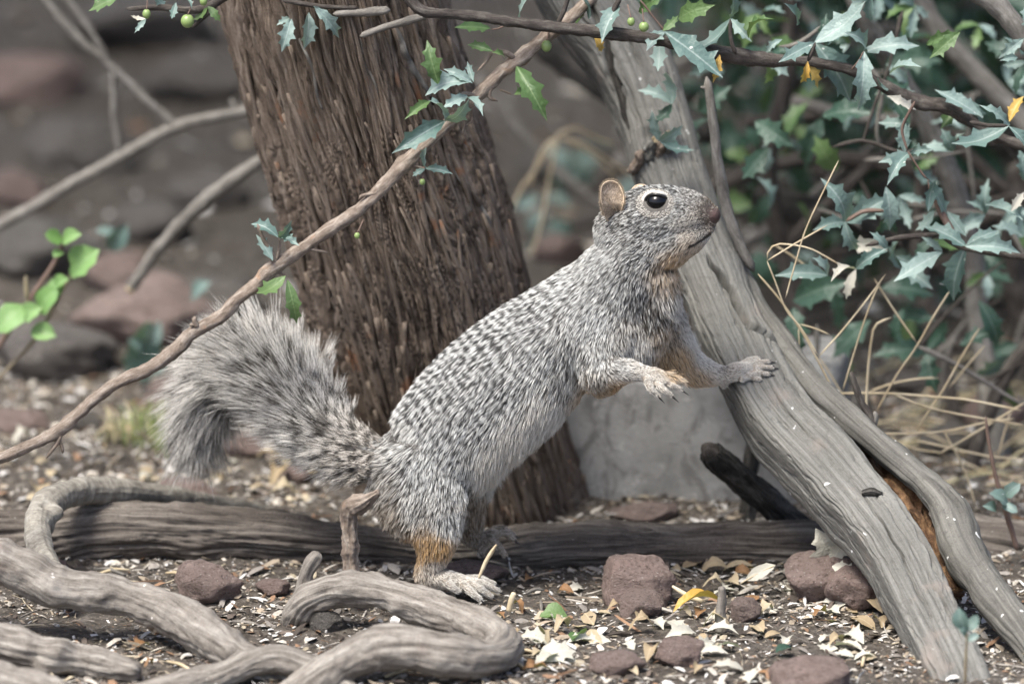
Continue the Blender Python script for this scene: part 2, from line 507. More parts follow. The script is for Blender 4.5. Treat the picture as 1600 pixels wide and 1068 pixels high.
# bark strips: long narrow plates standing proud of the trunk, ends peeling
for k in range(150):
    v0 = random.uniform(0.02, 0.34) * tru[-1]
    ln = random.uniform(0.035, 0.11) if k % 4 else random.uniform(0.10, 0.20)
    wd = random.uniform(0.0010, 0.0030)
    a0 = random.uniform(math.pi * 0.55, math.pi * 1.45)
    ns = 14
    s = np.linspace(0, 1, ns)
    vv = v0 + s * ln
    idx = np.interp(vv, tru, np.arange(400)).astype(int)
    aa = a0 + 0.06 * np.sin(s * 3 + k) + 0.10 * (s - .5) * random.uniform(-1, 1)
    rr = trq[idx, 3]
    off = np.convolve(np.pad(trunk_disp(aa, vv, rr), 2, 'edge'), np.ones(5) / 5, 'valid') + 0.0006 + 0.004 * random.random() * (np.clip(s - .75, 0, 1) * 3) ** 2 + 0.004 * random.random() * (np.clip(.25 - s, 0, 1) * 3) ** 2
    wv = wd * (0.35 + 0.65 * np.sin(np.pi * (0.08 + 0.84 * s))) * (1 + 0.25 * np.sin(s * 17 + k))
    Vs = []
    for q in range(ns):
        rad = np.cos(aa[q]) * tn[idx[q]] + np.sin(aa[q]) * tb[idx[q]]
        tang = -np.sin(aa[q]) * tn[idx[q]] + np.cos(aa[q]) * tb[idx[q]]
        c0 = trq[idx[q], :3] + tt[idx[q]] * (vv[q] - tru[idx[q]])
        for sx, h in ((-1, -0.0022), (-0.75, 0.0002), (0.7, 0.0005), (1, -0.0022)):
            Vs.append(c0 + rad * (rr[q] + off[q] + h) + tang * sx * wv[q])
    q = np.arange(ns - 1) * 4
    F = [np.concatenate([np.stack([q + e, q + (e + 1) % 4, q + 4 + (e + 1) % 4, q + 4 + e], 1) for e in range(4)]),
         ]
    F[0] = np.vstack([F[0], [[3, 2, 1, 0]], [[4 * ns - 4, 4 * ns - 3, 4 * ns - 2, 4 * ns - 1]]])
    uvs = np.stack([np.tile([0, .3, .7, 1], ns) * wd * 3 + k * .37, np.repeat(vv, 4)], 1)
    obj('bark_strip', mesh('bark_strip', Vs, F, M['strip'], True, uvs), trunk_o)
tr_bvh = BVHTree.FromObject(trunk_o, bpy.context.evaluated_depsgraph_get())
for k, (a, b, c, d, w) in enumerate([(588, 10, 648, 205, 3.5), (612, 40, 668, 150, 6), (560, 60, 590, 150, 2.5), (700, 240, 738, 330, 2.5), (742, 300, 772, 372, 3), (470, 60, 505, 170, 2.5), (640, 200, 660, 300, 2.5)]):
    rows = []
    for t_ in np.linspace(0, 1, 9):
        h = tr_bvh.ray_cast(CAM, ray(a + (c - a) * t_ + 3 * math.sin(t_ * 7 + k), b + (d - b) * t_).normalized())[0]
        if h is not None: rows.append((h.x, h.y, h.z, w * S * (.35 + .65 * math.sin(math.pi * (.1 + .8 * t_)))))
    if len(rows) > 3: tube('bark_strip', rows, 40, 10, M['grey_twig' if k else 'strip'], trunk_o, disp=fibres(0.0007, 600, 40, 300 + k, lump=.2, klump=90))
# ------------------------------------------------------------------ concrete block behind the animal
import bmesh
def bm_block(name, w, d, h, bev, amp, m, seed, sub=5):
    bm = bmesh.new()
    bmesh.ops.create_cube(bm, size=1)
    for v in bm.verts: v.co = Vector((v.co.x * w, v.co.y * d, (v.co.z + .5) * h))
    bmesh.ops.bevel(bm, geom=bm.edges[:], offset=bev, segments=3, affect='EDGES', profile=0.6)
    bmesh.ops.triangulate(bm, faces=bm.faces[:])
    for _ in range(3): bmesh.ops.subdivide_edges(bm, edges=[e for e in bm.edges if e.calc_length() > 0.012], cuts=1, use_grid_fill=True)
    bm.verts.ensure_lookup_table()
    co = np.array([v.co for v in bm.verts])
    dd = amp * fbm(co * 26, 4, seed) + amp * 0.35 * fbm(co * 120, 2, seed + 3)
    bm.normal_update()
    for v, x in zip(bm.verts, dd): v.co += v.normal * x
    me = bpy.data.meshes.new(name); bm.to_mesh(me); bm.free()
    me.polygons.foreach_set('use_smooth', np.ones(len(me.polygons), bool))
    me.materials.append(m)
    return me
g0 = G(1050, 778)
blk = obj('concrete_block', bm_block('concrete_block', 0.19, 0.13, 0.098, 0.012, 0.0035, M['concrete'], 4))
blk.location = (g0.x + 0.02, g0.y + 0.065, g0.z - 0.016); blk.rotation_euler = (0, 0, R(-7))
tag(blk, 'rough grey concrete block between the tree trunk and the leaning log', 'block')

# ------------------------------------------------------------------ leaning grey log, split lengthwise
LG = [(775, -420, .30, 65.8), (845, -150, .25, 65.8), (915, 0, .222, 65.8), (980, 90, .205, 62.0), (1017, 180, .185, 57.3), (1052, 290, .155, 54.5), (1096, 400, .122, 52.6), (1132, 490, .095, 51.7), (1172, 580, .066, 49.8),
      (1226, 670, .03, 52.6), (1312, 760, -.012, 52.6), (1392, 860, -.062, 48.9), (1446, 960, -.115, 47.0), (1494, 1060, -.170, 47.0), (1545, 1190, -.235, 47.0)]
LGW = path(LG)
def lg_shape(A, s):
    # rounded-square section: a broad face up and a flank turned down to the left
    a = A + 0.30
    e = 3.0 + 5.0 * np.clip((s - 0.50) / 0.1, 0, 1)
    return 1.0 / (np.abs(np.cos(a)) ** e + np.abs(np.sin(a)) ** e) ** (1 / e) * 0.97
lq, lu = catmull(LGW, 300)
lt, ln_, lb = frames(lq[:, :3])
def px_to_log(px, py):
    """pixel -> (angle, length) on the log's camera side"""
    c = lq[:, :3]; cx, cy = proj(c)
    i = int(np.argmin((cx - px) ** 2 + (cy - py) ** 2))
    best = None
    for a in np.linspace(0.5 * np.pi, 1.75 * np.pi, 120):
        w = c[i] + (np.cos(a) * ln_[i] + np.sin(a) * lb[i]) * lq[i, 3] * lg_shape(np.array([a]), 0)[0]
        x, y = proj(w[None])
        # only the camera-facing half
        if (np.cos(a) * ln_[i] + np.sin(a) * lb[i]) @ np.array(FWD) > 0.1: continue
        d = (x[0] - px) ** 2 + (y[0] - py) ** 2
        if best is None or d < best[0]: best = (d, a, lu[i])
    return best[1], best[2]
CR = []      # cracks: (u array, angle array, half width m, depth m)
for pts, w, dp in (([(944, 60), (960, 110), (975, 160), (990, 205), (1000, 235)], .0026, .025),
                   ([(925, -60), (944, 60)], .0026, .022),
                   ([(1066, 430), (1095, 490), (1120, 540), (1140, 570)], .0011, .010),
                   ([(1110, 420), (1150, 480), (1180, 530), (1215, 570), (1250, 620)], .0022, .018),
                   ([(1140, 600), (1175, 650), (1230, 710)], .0007, .004),
                   ([(1290, 760), (1350, 850), (1390, 930)], .0006, .003)):
    al = [px_to_log(*p) for p in pts]
    CR.append((np.array([u for a, u in al]), np.array([a for a, u in al]), w, dp))
_lf = fibres(0.0004, 330, 8, 31, lump=0.12, klump=26)
_rc = random.Random(77)
HAIR = [(_rc.uniform(.12, .95), _rc.uniform(2.0, 4.9), _rc.uniform(.02, .09), _rc.uniform(.0012, .0034), _rc.uniform(.00045, .0009), _rc.uniform(-1.5, 1.5)) for _ in range(60)]
KN = px_to_log(1025, 232)
def lg_disp(A, U, RR):
    d = _lf(A, U, RR)
    for u, a, w, dp in CR:
        o = np.argsort(u); ac = np.interp(U, u[o], a[o])
        ac = ac + 0.04 * np.sin(U * 160) + 0.02 * np.sin(U * 410)
        end = np.clip(np.minimum(U - u.min(), u.max() - U) / 0.02, 0, 1)
        x = np.abs(A - ac) * RR
        d = d - dp * end * np.exp(-(x / (w * (0.4 + 0.6 * end) + 1e-5)) ** 4)
    Lt = lu[-1]
    for u0, a0, ln, dp, w, sl_ in HAIR:          # hairline drying cracks
        x = (A - a0 - sl_ * (U - u0 * Lt) - .03 * np.sin(U * 230 + a0 * 9)) * RR
        v_ = (U - u0 * Lt) / ln
        d = d - dp * np.exp(-(x / w) ** 2) * np.clip(1 - v_ ** 2, 0, 1)
    q = np.stack([np.cos(A) * 9, np.sin(A) * 9, U * 120], 1)
    d = d - .0010 * np.clip(pn(q, 88) - .34, 0, 1) / .3 + .0005 * fbm(q * 2.2, 2, 90)
    kd = np.hypot((A - KN[0]) * RR, (U - KN[1]) * 0.8) / 0.013
    d = d + 0.005 * np.exp(-kd ** 2 * 1.2) - 0.010 * np.exp(-(kd * 2.6) ** 2)
    return d
llog = thing('leaning_log', P(1545, 1190, -.235), 'weathered grey split log leaning up behind the squirrel, its paw resting on it', 'log')
V, F, uv, _ = tube_geo(LGW, 720, 240, disp=lg_disp, shape=lg_shape, dense=0.5)
lm = mesh('trunk', V, F, M['grey'], True, uv)
log_o = obj('trunk', lm, llog)
log_bvh = BVHTree.FromObject(log_o, bpy.context.evaluated_depsgraph_get())
def log_hit(px, py):
    h = log_bvh.ray_cast(CAM, ray(px, py).normalized())
    return h[0]
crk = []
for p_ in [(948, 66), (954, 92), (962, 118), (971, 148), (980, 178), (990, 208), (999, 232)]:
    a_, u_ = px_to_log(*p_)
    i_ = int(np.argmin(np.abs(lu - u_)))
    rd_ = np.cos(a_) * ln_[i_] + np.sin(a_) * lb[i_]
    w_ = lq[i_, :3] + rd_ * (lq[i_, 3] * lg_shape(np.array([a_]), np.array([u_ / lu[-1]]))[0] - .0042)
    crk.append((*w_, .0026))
tube('crack_shade', crk, 60, 14, M['char'], log_o, disp=fibres(0.0006, 500, 60, 777, lump=.3, klump=120))  # dark tube added so the open crack looks shaded inside
# narrow split rail on its right, with rotted heartwood in the gap
RL = [(1125, 330, .150, 8), (1158, 430, .118, 14), (1202, 510, .090, 19), (1256, 582, .060, 20), (1292, 622, .044, 21), (1338, 664, .026, 21), (1384, 704, .010, 21), (1446, 758, -.012, 22), (1484, 802, -.032, 28), (1508, 862, -.062, 32),
      (1550, 930, -.10, 29), (1610, 1010, -.145, 25), (1680, 1120, -.20, 22)]
rail = tube('split_rail', path(RL), 300, 60, M['rail'], llog, disp=fibres(0.0022, 260, 9, 41, lump=0.4, klump=34))
rail['label'] = 'narrow split edge of the grey log'
RT = [(1268, 632, .075, 12), (1320, 690, .052, 18), (1372, 738, .030, 24), (1412, 776, .010, 27), (1438, 822, -.012, 24), (1462, 880, -.040, 18), (1490, 930, -.07, 12)]
rot = tube('rotted_heartwood', path(RT), 160, 48, M['rot'], llog, disp=fibres(0.008, 190, 40, 51, lump=0.9, klump=60))
rot['label'] = 'crumbly orange rotted heartwood in the gap'
# broken knot
kp = log_hit(1024, 236) or P(1024, 236, .14)
for q, (dx, dz, r0, mm) in enumerate(((-.011, -.007, .0030, 'strip'), (-.004, -.001, .0034, 'rail'), (.003, .001, .0036, 'strip'), (.009, .003, .0028, 'rail'), (-.001, .004, .0022, 'straw'), (.006, .006, .0018, 'straw'))):
    kV, kF, kuv, _ = tube_geo([(kp.x + dx - .004, kp.y + .006, kp.z + dz - .008, r0), (kp.x + dx, kp.y, kp.z + dz, r0), (kp.x + dx + .001, kp.y - .003, kp.z + dz + .005, r0 * .8), (kp.x + dx + .003, kp.y - .004, kp.z + dz + .008, r0 * .35)], 30, 30,
                              disp=fibres(0.0014, 520, 90, 61 + q, lump=0.9, klump=220))
    obj('broken_knot', mesh('broken_knot', kV, kF, M[mm], True, kuv), log_o)
for a in ((1362, 770, 13, 5),):
    h = log_hit(a[0], a[1]) or P(a[0], a[1], -.03)
    V, F, uv, _ = tube_geo([(h.x - .006, h.y, h.z, .0016), (h.x, h.y - .001, h.z + .001, .0026), (h.x + .006, h.y, h.z - .001, .0017)], 14, 14, disp=fibres(0.0008, 900, 200, 3))
    obj('knot_scar', mesh('knot_scar', V, F, M['char'], True, uv), log_o)

# ------------------------------------------------------------------ dark fallen log lying across
FL = [(-160, 850, .075, 40), (-40, 842, .075, 42), (80, 838, .078, 46), (190, 828, .08, 47), (320, 834, .08, 42), (440, 842, .08, 36), (560, 852, .08, 30), (680, 862, .078, 27), (800, 862, .075, 33), (900, 855, .075, 37),
      (1010, 856, .075, 38), (1120, 858, .078, 37), (1240, 858, .085, 39), (1340, 860, .10, 40), (1440, 850, .11, 44), (1540, 856, .11, 52), (1640, 880, .11, 54), (1760, 900, .11, 52)]
flog = tube('fallen_log', path(FL), 900, 110, M['log'], disp=(lambda A, U, RR, f=fibres(0.0048, 240, 9, 71, lump=0.34, klump=26, twist=2.0), h=fibres(0.0016, 520, 40, 75): f(A, U, RR) + h(A, U, RR)))
tag(flog, 'dark fibrous fallen log lying along the ground behind the squirrel\'s hind feet', 'log')
fl_bvh = BVHTree.FromObject(flog, bpy.context.evaluated_depsgraph_get())

# ------------------------------------------------------------------ roots
def root(name, rows, m, label, seed, nseg=220, nang=44, amp=0.0017, lump=0.42, cat='root', group=None, ku=260, kv=10):
    f1 = fibres(amp, ku, kv, seed, lump=lump, klump=30, twist=4.0); f2 = fibres(amp * .6, ku * 2, kv * 6, seed + 9, lump=lump * .45, klump=95)
    rr_ = random.Random(seed)
    kn = [(rr_.uniform(.05, .95), rr_.uniform(1.6, 4.7), rr_.uniform(.004, .009), rr_.uniform(-.004, .006)) for _ in range(7)] if nang > 30 else []
    def dsp(A, U, RR):
        d = f1(A, U, RR) + f2(A, U, RR)
        for u0, a0, w, h in kn:
            d = d + h * np.exp(-(((A - a0) * RR) ** 2 + (U - u0 * U.max()) ** 2) / (w * w))
        return d
    o = tube(name, path(rows), int(nseg * 1.5), int(nang * 1.4), m, disp=dsp, capround=0.8)
    return tag(o, label, cat, group)
root('surface_root', [(-140, 850, -.10, 36), (-60, 862, -.105, 36), (20, 884, -.112, 33), (100, 918, -.12, 30), (190, 932, -.122, 31), (262, 955, -.135, 31), (315, 990, -.15, 30), (375, 1028, -.17, 28), (440, 1062, -.19, 26), (520, 1110, -.21, 24)],
     M['root'], 'thick smooth brown root sloping across bare soil beneath the arched root', 81, 300)
root('surface_root', [(150, 1120, -.23, 24), (250, 1078, -.215, 23), (340, 1056, -.205, 22), (400, 1034, -.20, 22), (445, 1030, -.20, 23), (500, 1056, -.205, 24), (560, 1100, -.22, 25)],
     M['root'], 'low wavy root crossing the end of the thick smooth root', 82, 160)
root('looped_root', [(462, 985, -.075, 18), (466, 960, -.085, 24), (490, 932, -.095, 25), (545, 920, -.10, 27), (610, 928, -.11, 27), (680, 955, -.125, 28), (740, 978, -.145, 29), (782, 1004, -.17, 29), (770, 1024, -.198, 29),
     (710, 1022, -.21, 32), (640, 1012, -.21, 33), (585, 1014, -.208, 31), (530, 1040, -.208, 30), (470, 1080, -.215, 30), (400, 1140, -.23, 28)],
     M['root'], 'grey brown root doubling back in a tight loop below the squirrel\'s hind foot', 83, 360)
root('arched_root', [(430, 800, .17, 10), (340, 786, .15, 13), (270, 776, .13, 16), (200, 768, .10, 19), (125, 768, .065, 21), (78, 786, .03, 22), (58, 820, 0.0, 21), (64, 862, -.03, 20), (86, 900, -.055, 19), (100, 930, -.07, 17)],
     M['pale_root'], 'pale bark root arching over the left end of the dark fallen log', 84, 260, amp=0.0007, lump=0.3)
root('surface_root', [(-120, 980, -.17, 30), (-20, 1000, -.18, 30), (70, 1020, -.185, 26), (150, 1036, -.19, 24), (220, 1050, -.2, 14)], M['root'], 'low root half buried in soil next to the thick smooth root', 85, 120)
root('surface_root', [(-120, 1040, -.24, 34), (0, 1062, -.25, 30), (90, 1085, -.26, 26), (180, 1110, -.27, 20)], M['root'], 'half buried root running beside another low root, farthest from the dark log', 86, 120)
st = thing('upright_twig', P(548, 895, -.06), 'short crooked dead stick standing up in front of the squirrel\'s rump', 'stick')
st_s = tube('stem', path([(552, 920, -.06, 12), (548, 880, -.06, 11), (546, 835, -.06, 11), (548, 800, -.06, 12), (558, 789, -.062, 14), (572, 782, -.066, 9), (592, 768, -.07, 3)]), 110, 36, M['twig'], st, disp=(lambda A, U, RR, f=fibres(0.0022, 420, 24, 91, lump=0.45, klump=80), h=fibres(0.0010, 900, 140, 94, lump=.2, klump=260): f(A, U, RR) + h(A, U, RR)))
tube('broken_end', path([(545, 806, -.06, 10), (543, 792, -.06, 8), (540, 785, -.06, 5)]), 14, 16, M['root'], st_s, disp=fibres(0.001, 500, 20, 92, lump=0.3, klump=60))
root('root_stub', [(452, 962, -.085, 12), (470, 930, -.085, 11), (478, 900, -.085, 10), (486, 880, -.085, 10), (498, 862, -.085, 7)], M['root'], 'small curved root stub rising beside the looped root', 93, 80, 26)
ch = thing('charred_branch', P(1245, 818, .12), 'blackened broken branch end pointing up from the dark log toward the concrete block', 'branch')
ch_s = tube('stem', path([(1270, 850, .115, 17), (1235, 812, .115, 18), (1190, 775, .10, 18), (1150, 742, .09, 18), (1122, 718, .082, 18), (1110, 707, .078, 16)]), 90, 40, M['char'], ch, disp=(lambda A, U, RR, f=fibres(0.0032, 320, 14, 95, lump=0.3, klump=50), h=fibres(0.0012, 600, 90, 98): f(A, U, RR) + h(A, U, RR)))
tube('broken_end', path([(1114, 711, .079, 14), (1106, 702, .076, 12), (1101, 697, .074, 6)]), 14, 30, M['dark_twig'], ch_s, disp=fibres(0.0016, 700, 60, 96, lump=0.3, klump=80))
root('dark_stake', [(1168, 850, .17, 13), (1168, 790, .17, 12), (1172, 740, .17, 12), (1180, 690, .17, 11), (1190, 640, .17, 10)], M['char'], 'dark upright stub behind the charred branch and in front of the concrete block', 97, 50, 20, cat='stick')

# ------------------------------------------------------------------ rocks
def rock_mesh(seed, m, sub=4):
    bm = bmesh.new()
    bmesh.ops.create_icosphere(bm, subdivisions=sub, radius=1)
    co = np.array([v.co for v in bm.verts])
    r = np.random.default_rng(seed)
    rad = np.full(len(co), 1.15)
    for _ in range(20):                      # chop flat faces
        d = r.normal(size=3); d /= np.linalg.norm(d); h = r.uniform(0.72, 1.0)
        x = co @ d
        rad = np.minimum(rad, np.where(x > 1e-3, h / np.maximum(x, 1e-3), 9))
    rad = rad * (1 + 0.16 * fbm(co * 2.2, 3, seed) + 0.07 * fbm(co * 7, 3, seed + 5))
    for v, q in zip(bm.verts, co * rad[:, None]): v.co = q
    me = bpy.data.meshes.new('rock'); bm.to_mesh(me); bm.free()
    me.polygons.foreach_set('use_smooth', np.ones(len(me.polygons), bool))
    me.materials.append(m)
    return me
def rock(cx, cy, w, h, seed, label, m='rock', group=None, name='rock', sub=4, depth=0.9, sink=0.22):
    g = G(cx, cy + h * 0.42)
    s = pxm(g.y)
    o = obj(name, rock_mesh(seed, M[m], sub))
    hz = h * s * 0.5 * 1.12
    o.scale = (w * s * 0.5, w * s * 0.5 * depth, hz)
    o.location = (g.x, g.y + w * s * 0.5 * depth * 0.75, g.z + hz * (1 - 2 * sink) )
    o.rotation_euler = (R(random.uniform(-6, 6)), R(random.uniform(-6, 6)), R(random.uniform(-25, 25)))
    return tag(o, label, 'rock', group)
rock(996, 915, 132, 84, 3, 'flat topped reddish rock on the litter just in front of the dark fallen log')
rock(1000, 948, 76, 48, 4, 'small pinkish rock tucked against the front of the flat topped reddish rock')
rock(1284, 905, 112, 88, 8, 'rounded reddish brown rock under the pale dead leaf beside the leaning log')
rock(1345, 925, 100, 74, 9, 'shadowed brown rock wedged between the rounded rock and the leaning log')
rock(325, 916, 104, 70, 12, 'squat reddish rock on bare soil between the dark log and the thick smooth root')
rock(738, 898, 104, 36, 13, 'low flat dark rock beside the toes of the squirrel\'s hind foot')
rock(510, 972, 60, 34, 15, 'small grey stone sheltered inside the looped root', 'grey_rock')
rock(690, 945, 66, 30, 16, 'small dull red rock between the squirrel\'s hind foot and the looped root')
rock(1165, 957, 56, 38, 17, 'small purple brown rock beside the pale twig stub')
rock(1270, 1064, 130, 64, 18, 'pinkish rock lying near the foot of the leaning log')
rock(1062, 1022, 84, 44, 19, 'dull brown rock half sunk in leaf scraps')
rock(960, 1042, 90, 40, 20, 'flat brown rock near the end of the looped root')
rock(290, 772, 96, 34, 22, 'low reddish rock behind the arched root')
rock(1012, 806, 110, 30, 23, 'flat dark rock behind the fallen log before the concrete block')
rock(812, 804, 76, 36, 24, 'small dusty pink rock at the foot of the trunk')
rock(90, 890, 40, 26, 25, 'tiny brown stone beside the foot of the arched root')
rock(430, 918, 56, 26, 26, 'small brown rock on bare soil near the root stub')
rock(60, 905, 300, 10, 27, 'thin buried stone under the thick smooth root') if False else None
BL = ['broad reddish boulder behind the arch of the tail below the cut stick', 'grey boulder beside the lower stems of the bright green seedling', 'grey boulder close by the trunk just above the tail', 'grey boulder directly behind the leaves of the bright green seedling',
      'reddish boulder below the pale cut end of the straight stick', 'grey boulder between the upper fork of the twig and the trunk', 'grey boulder behind the fork of the bare twig', 'grey stone behind the straight cut stick near the trunk',
      'reddish boulder far behind the bare tips of the forked twig', 'wide low grey slab behind the berry sprig', 'small reddish boulder crossed by the base of the forked twig', 'small red stone just behind the drooping tail tip',
      'small grey stone behind the lower end of the diagonal branch', 'reddish stone behind the left end of the diagonal branch', 'small reddish stone in the crook of the tail', 'small reddish stone below the base of the tail', 'grey boulder between the forked twig and the straight stick',
      'blurred grey stone behind the straw clump in the gap beside the trunk', 'blurred reddish stone in the gap behind the squirrel\'s shoulders', 'grey stone on shaded ground near the dry grass under the shrub', 'grey stone just behind the split edge of the leaning log', 'reddish stone beside the main shrub stem', 'small grey stone below the lowest shrub leaves']
for k, (cx, cy, w, h, m) in enumerate([(230, 500, 230, 110, 'rock'), (90, 560, 200, 90, 'grey_rock'), (330, 470, 150, 80, 'grey_rock'), (60, 400, 190, 90, 'grey_rock'), (180, 430, 120, 70, 'rock'), (300, 130, 170, 80, 'grey_rock'),
                                         (120, 240, 170, 80, 'grey_rock'), (330, 300, 130, 60, 'grey_rock'), (40, 130, 190, 80, 'rock'), (230, 45, 260, 80, 'grey_rock'), (20, 300, 120, 60, 'rock'), (270, 620, 80, 50, 'rock'),
                                         (130, 660, 60, 36, 'grey_rock'), (30, 660, 90, 40, 'rock'), (380, 700, 80, 40, 'rock'), (460, 745, 60, 30, 'rock'), (240, 350, 130, 70, 'grey_rock'),
                                         (860, 260, 110, 60, 'grey_rock'), (870, 390, 90, 50, 'rock'), (1480, 690, 90, 50, 'grey_rock'), (1330, 640, 80, 46, 'grey_rock'), (1560, 640, 100, 60, 'rock'), (1420, 600, 70, 40, 'grey_rock')]):
    lab = BL[k]
    rock(cx, cy, w, h, 40 + k, lab, m, None, name='rock')

# ------------------------------------------------------------------ leaves
def leaflet_mesh(kind, seed, m):
    r = random.Random(seed)
    if kind == 'holly':
        up = [(0, .015), (.08, .07), (.18, .13), (.28, .175), (.335, .27), (.40, .18), (.52, .165), (.62, .16), (.685, .255), (.74, .13), (.86, .06), (1.0, 0)]
        if seed % 3 == 1: up = [(0, .015), (.10, .09), (.24, .165), (.40, .19), (.47, .30), (.55, .185), (.68, .135), (.77, .20), (.82, .09), (.9, .045), (1.0, 0)]
        if seed % 3 == 2: up = [(0, .015), (.08, .08), (.15, .13), (.21, .215), (.28, .15), (.40, .18), (.49, .285), (.57, .17), (.67, .14), (.735, .21), (.80, .09), (1.0, 0)]
    else:
        up = [(0, .02), (.06, .12), (.16, .25), (.3, .36), (.46, .41), (.62, .38), (.78, .28), (.9, .16), (1.0, 0)]
        if kind == 'oval': up = [(x, y * 0.62) for x, y in up]
        if kind == 'shard': up = [(x, y * r.uniform(.3, .9)) for x, y in up]
    fold = r.uniform(0.15, 0.55); bend = r.uniform(-0.18, 0.22); tw = r.uniform(-0.5, 0.5); wav = r.uniform(0.0, 0.04)
    if kind in ('shard',): bend *= 2.6; fold *= 1.5
    V = []; F = []
    cols = len(up)
    for k, (x, y) in enumerate(up):
        jy = 1 + r.uniform(-.12, .12)
        for q, sy in enumerate((-1.0, -0.5, 0, 0.5, 1.0)):
            yy = sy * y * jy
            z = fold * abs(yy) + bend * math.sin(x * math.pi) * 1.0 + wav * math.sin(x * 19 + sy * 3 + seed) * abs(sy)
            a = tw * (x - .3)
            xx = x - (0.06 if y > .18 and abs(sy) == 1 else 0) * -0.6
            V.append((xx, yy * math.cos(a) - z * math.sin(a) * .4, z + yy * math.sin(a)))
    V = V[:(cols - 1) * 5] + [V[(cols - 1) * 5 + 2]]
    tip = len(V) - 1
    Q = []
    for k in range(cols - 2):
        for q in range(4):
            b = k * 5 + q
            Q.append((b, b + 5, b + 6, b + 1))
    T = [((cols - 2) * 5 + q, tip, (cols - 2) * 5 + q + 1) for q in range(4)]
    return mesh('leaflet', V, [np.array(Q), np.array(T)], m, True)
_lib = {}
def leaf_lib(kind, m, v):
    key = (kind, m, v)
    if key not in _lib: _lib[key] = leaflet_mesh(kind, v, M[m])
    return _lib[key]
def leaf(parent, B, T, kind='holly', m='leaf', wide=1.0, nrm=None, name='leaf', tiltj=0.5):
    B = Vector(B); T = Vector(T)
    x = T - B; L = x.length
    xh = x / L
    if nrm is None:
        nrm = Vector((0, -0.75, 0.65)) + Vector((random.uniform(-1, 1), random.uniform(-.6, .6), random.uniform(-.5, .6))) * tiltj
    z = nrm - xh * nrm.dot(xh)
    z.normalize()
    y = z.cross(xh)
    mt = Matrix(((xh.x * L, y.x * L * wide, z.x * L, B.x), (xh.y * L, y.y * L * wide, z.y * L, B.y), (xh.z * L, y.z * L * wide, z.z * L, B.z), (0, 0, 0, 1)))
    o = bpy.data.objects.new(name, leaf_lib(kind, m, random.randrange(6)))
    link(o, parent)
    o.matrix_basis = mt
    return o
def leafpx(parent, rows, Y, m='leaf', kind='holly', wide=1.0, dy=0.012):
    for r in rows:
        a, b, c, d = r[:4]
        mm = r[4] if len(r) > 4 else m
        leaf(parent, P(a, b, Y), P(c, d, Y + random.uniform(-1.6, .8) * dy), kind, mm, wide * random.uniform(.62, .95))
_sph = {}
def berry(parent, px, py, Y, r, m='berry'):
    if 'b' not in _sph:
        bm = bmesh.new(); bmesh.ops.create_uvsphere(bm, u_segments=16, v_segments=10, radius=1)
        for v in bm.verts:
            if v.co.z > .85: v.co.z = 1.0 - (v.co.z - .85) * .9
        me = bpy.data.meshes.new('berry'); bm.to_mesh(me); bm.free()
        me.polygons.foreach_set('use_smooth', np.ones(len(me.polygons), bool)); me.materials.append(M[m]); _sph['b'] = me
    o = bpy.data.objects.new('berry', _sph['b']); link(o, parent)
    o.matrix_basis = Matrix.Translation(P(px, py, Y)) @ Matrix.Diagonal((r * S, r * S * .97, r * S * random.uniform(1.02, 1.25), 1))
    dx = random.uniform(-8, 10)
    tube('berry_stalk', path([(px, py - r * .9, Y, 1.3), (px + dx * .5, py - r - 9, Y + .002, 1.1), (px + dx, py - r - 20, Y + .006, 1.3)]), 8, 6, M['red_stem'], parent)

def stem(parent, rows, m='twig', seed=1, name='twig', nang=12, amp=0.0005, lump=0.28, dens=1.0):
    w = path(rows)
    L = sum((Vector(a[:3]) - Vector(b[:3])).length for a, b in zip(w, w[1:]))
    return tube(name, w, max(8, int(L / 0.0022 * dens)), nang, M[m], parent, disp=fibres(amp, 500, 60, seed, lump=lump, klump=150), capround=0.6)

# the diagonal twig in front of trunk and tail
br = thing('thorny_branch', P(0, 715, -.06), 'thin diagonal reddish grey branch passing in front of the tail and the trunk', 'branch')
DG = [(-80, 752, 7.5), (0, 716, 8.5), (60, 690, 9), (95, 670, 10.5), (140, 630, 9), (180, 600, 9.5), (235, 574, 10.5), (276, 545, 11.5), (300, 520, 10), (345, 494, 11), (370, 468, 10), (400, 444, 10), (425, 420, 12), (470, 390, 10),
      (520, 355, 10.5), (560, 328, 10), (600, 290, 10), (630, 258, 13), (660, 232, 9), (700, 194, 9), (745, 150, 10), (780, 116, 10), (812, 92, 12), (850, 60, 10), (900, 20, 9), (960, -40, 9)]
dgY = lambda x: -0.05 + 0.125 * (x / 900)
stem(br, [(a, b, dgY(a), r) for a, b, r in DG], 'twig', 5, 'main_stem', 22, 0.0006, 0.34)
for rows, rr in (([(96, 674), (90, 690), (80, 705), (72, 716)], 4), ([(92, 685), (97, 700), (98, 708)], 3), ([(308, 512), (304, 500), (306, 494)], 5), ([(306, 506), (296, 508)], 3.5),
                 ([(430, 415), (424, 395), (412, 375), (402, 350)], 4.5), ([(430, 412), (436, 390), (436, 370)], 3), ([(470, 388), (500, 392), (514, 396)], 3), ([(640, 256), (655, 262), (666, 264)], 3.5), ([(600, 300), (566, 306), (560, 312)], 3.5),
                 ([(770, 128), (764, 150), (778, 158)], 4), ([(805, 92), (790, 82), (770, 80)], 5), ([(770, 80), (760, 96), (745, 112)], 2.5), ([(745, 150), (722, 146), (712, 150)], 4), ([(725, 172), (726, 190), (722, 210)], 2), ([(735, 168), (738, 188), (728, 196)], 2),
                 ([(780, 140), (800, 148)], 2), ([(430, 424), (446, 430)], 2.5)):
    stem(br, [(a, b, dgY(a) - .002, rr * (1 - .35 * k / max(1, len(rows) - 1))) for k, (a, b) in enumerate(rows)], 'twig', 6, 'twig', 8)
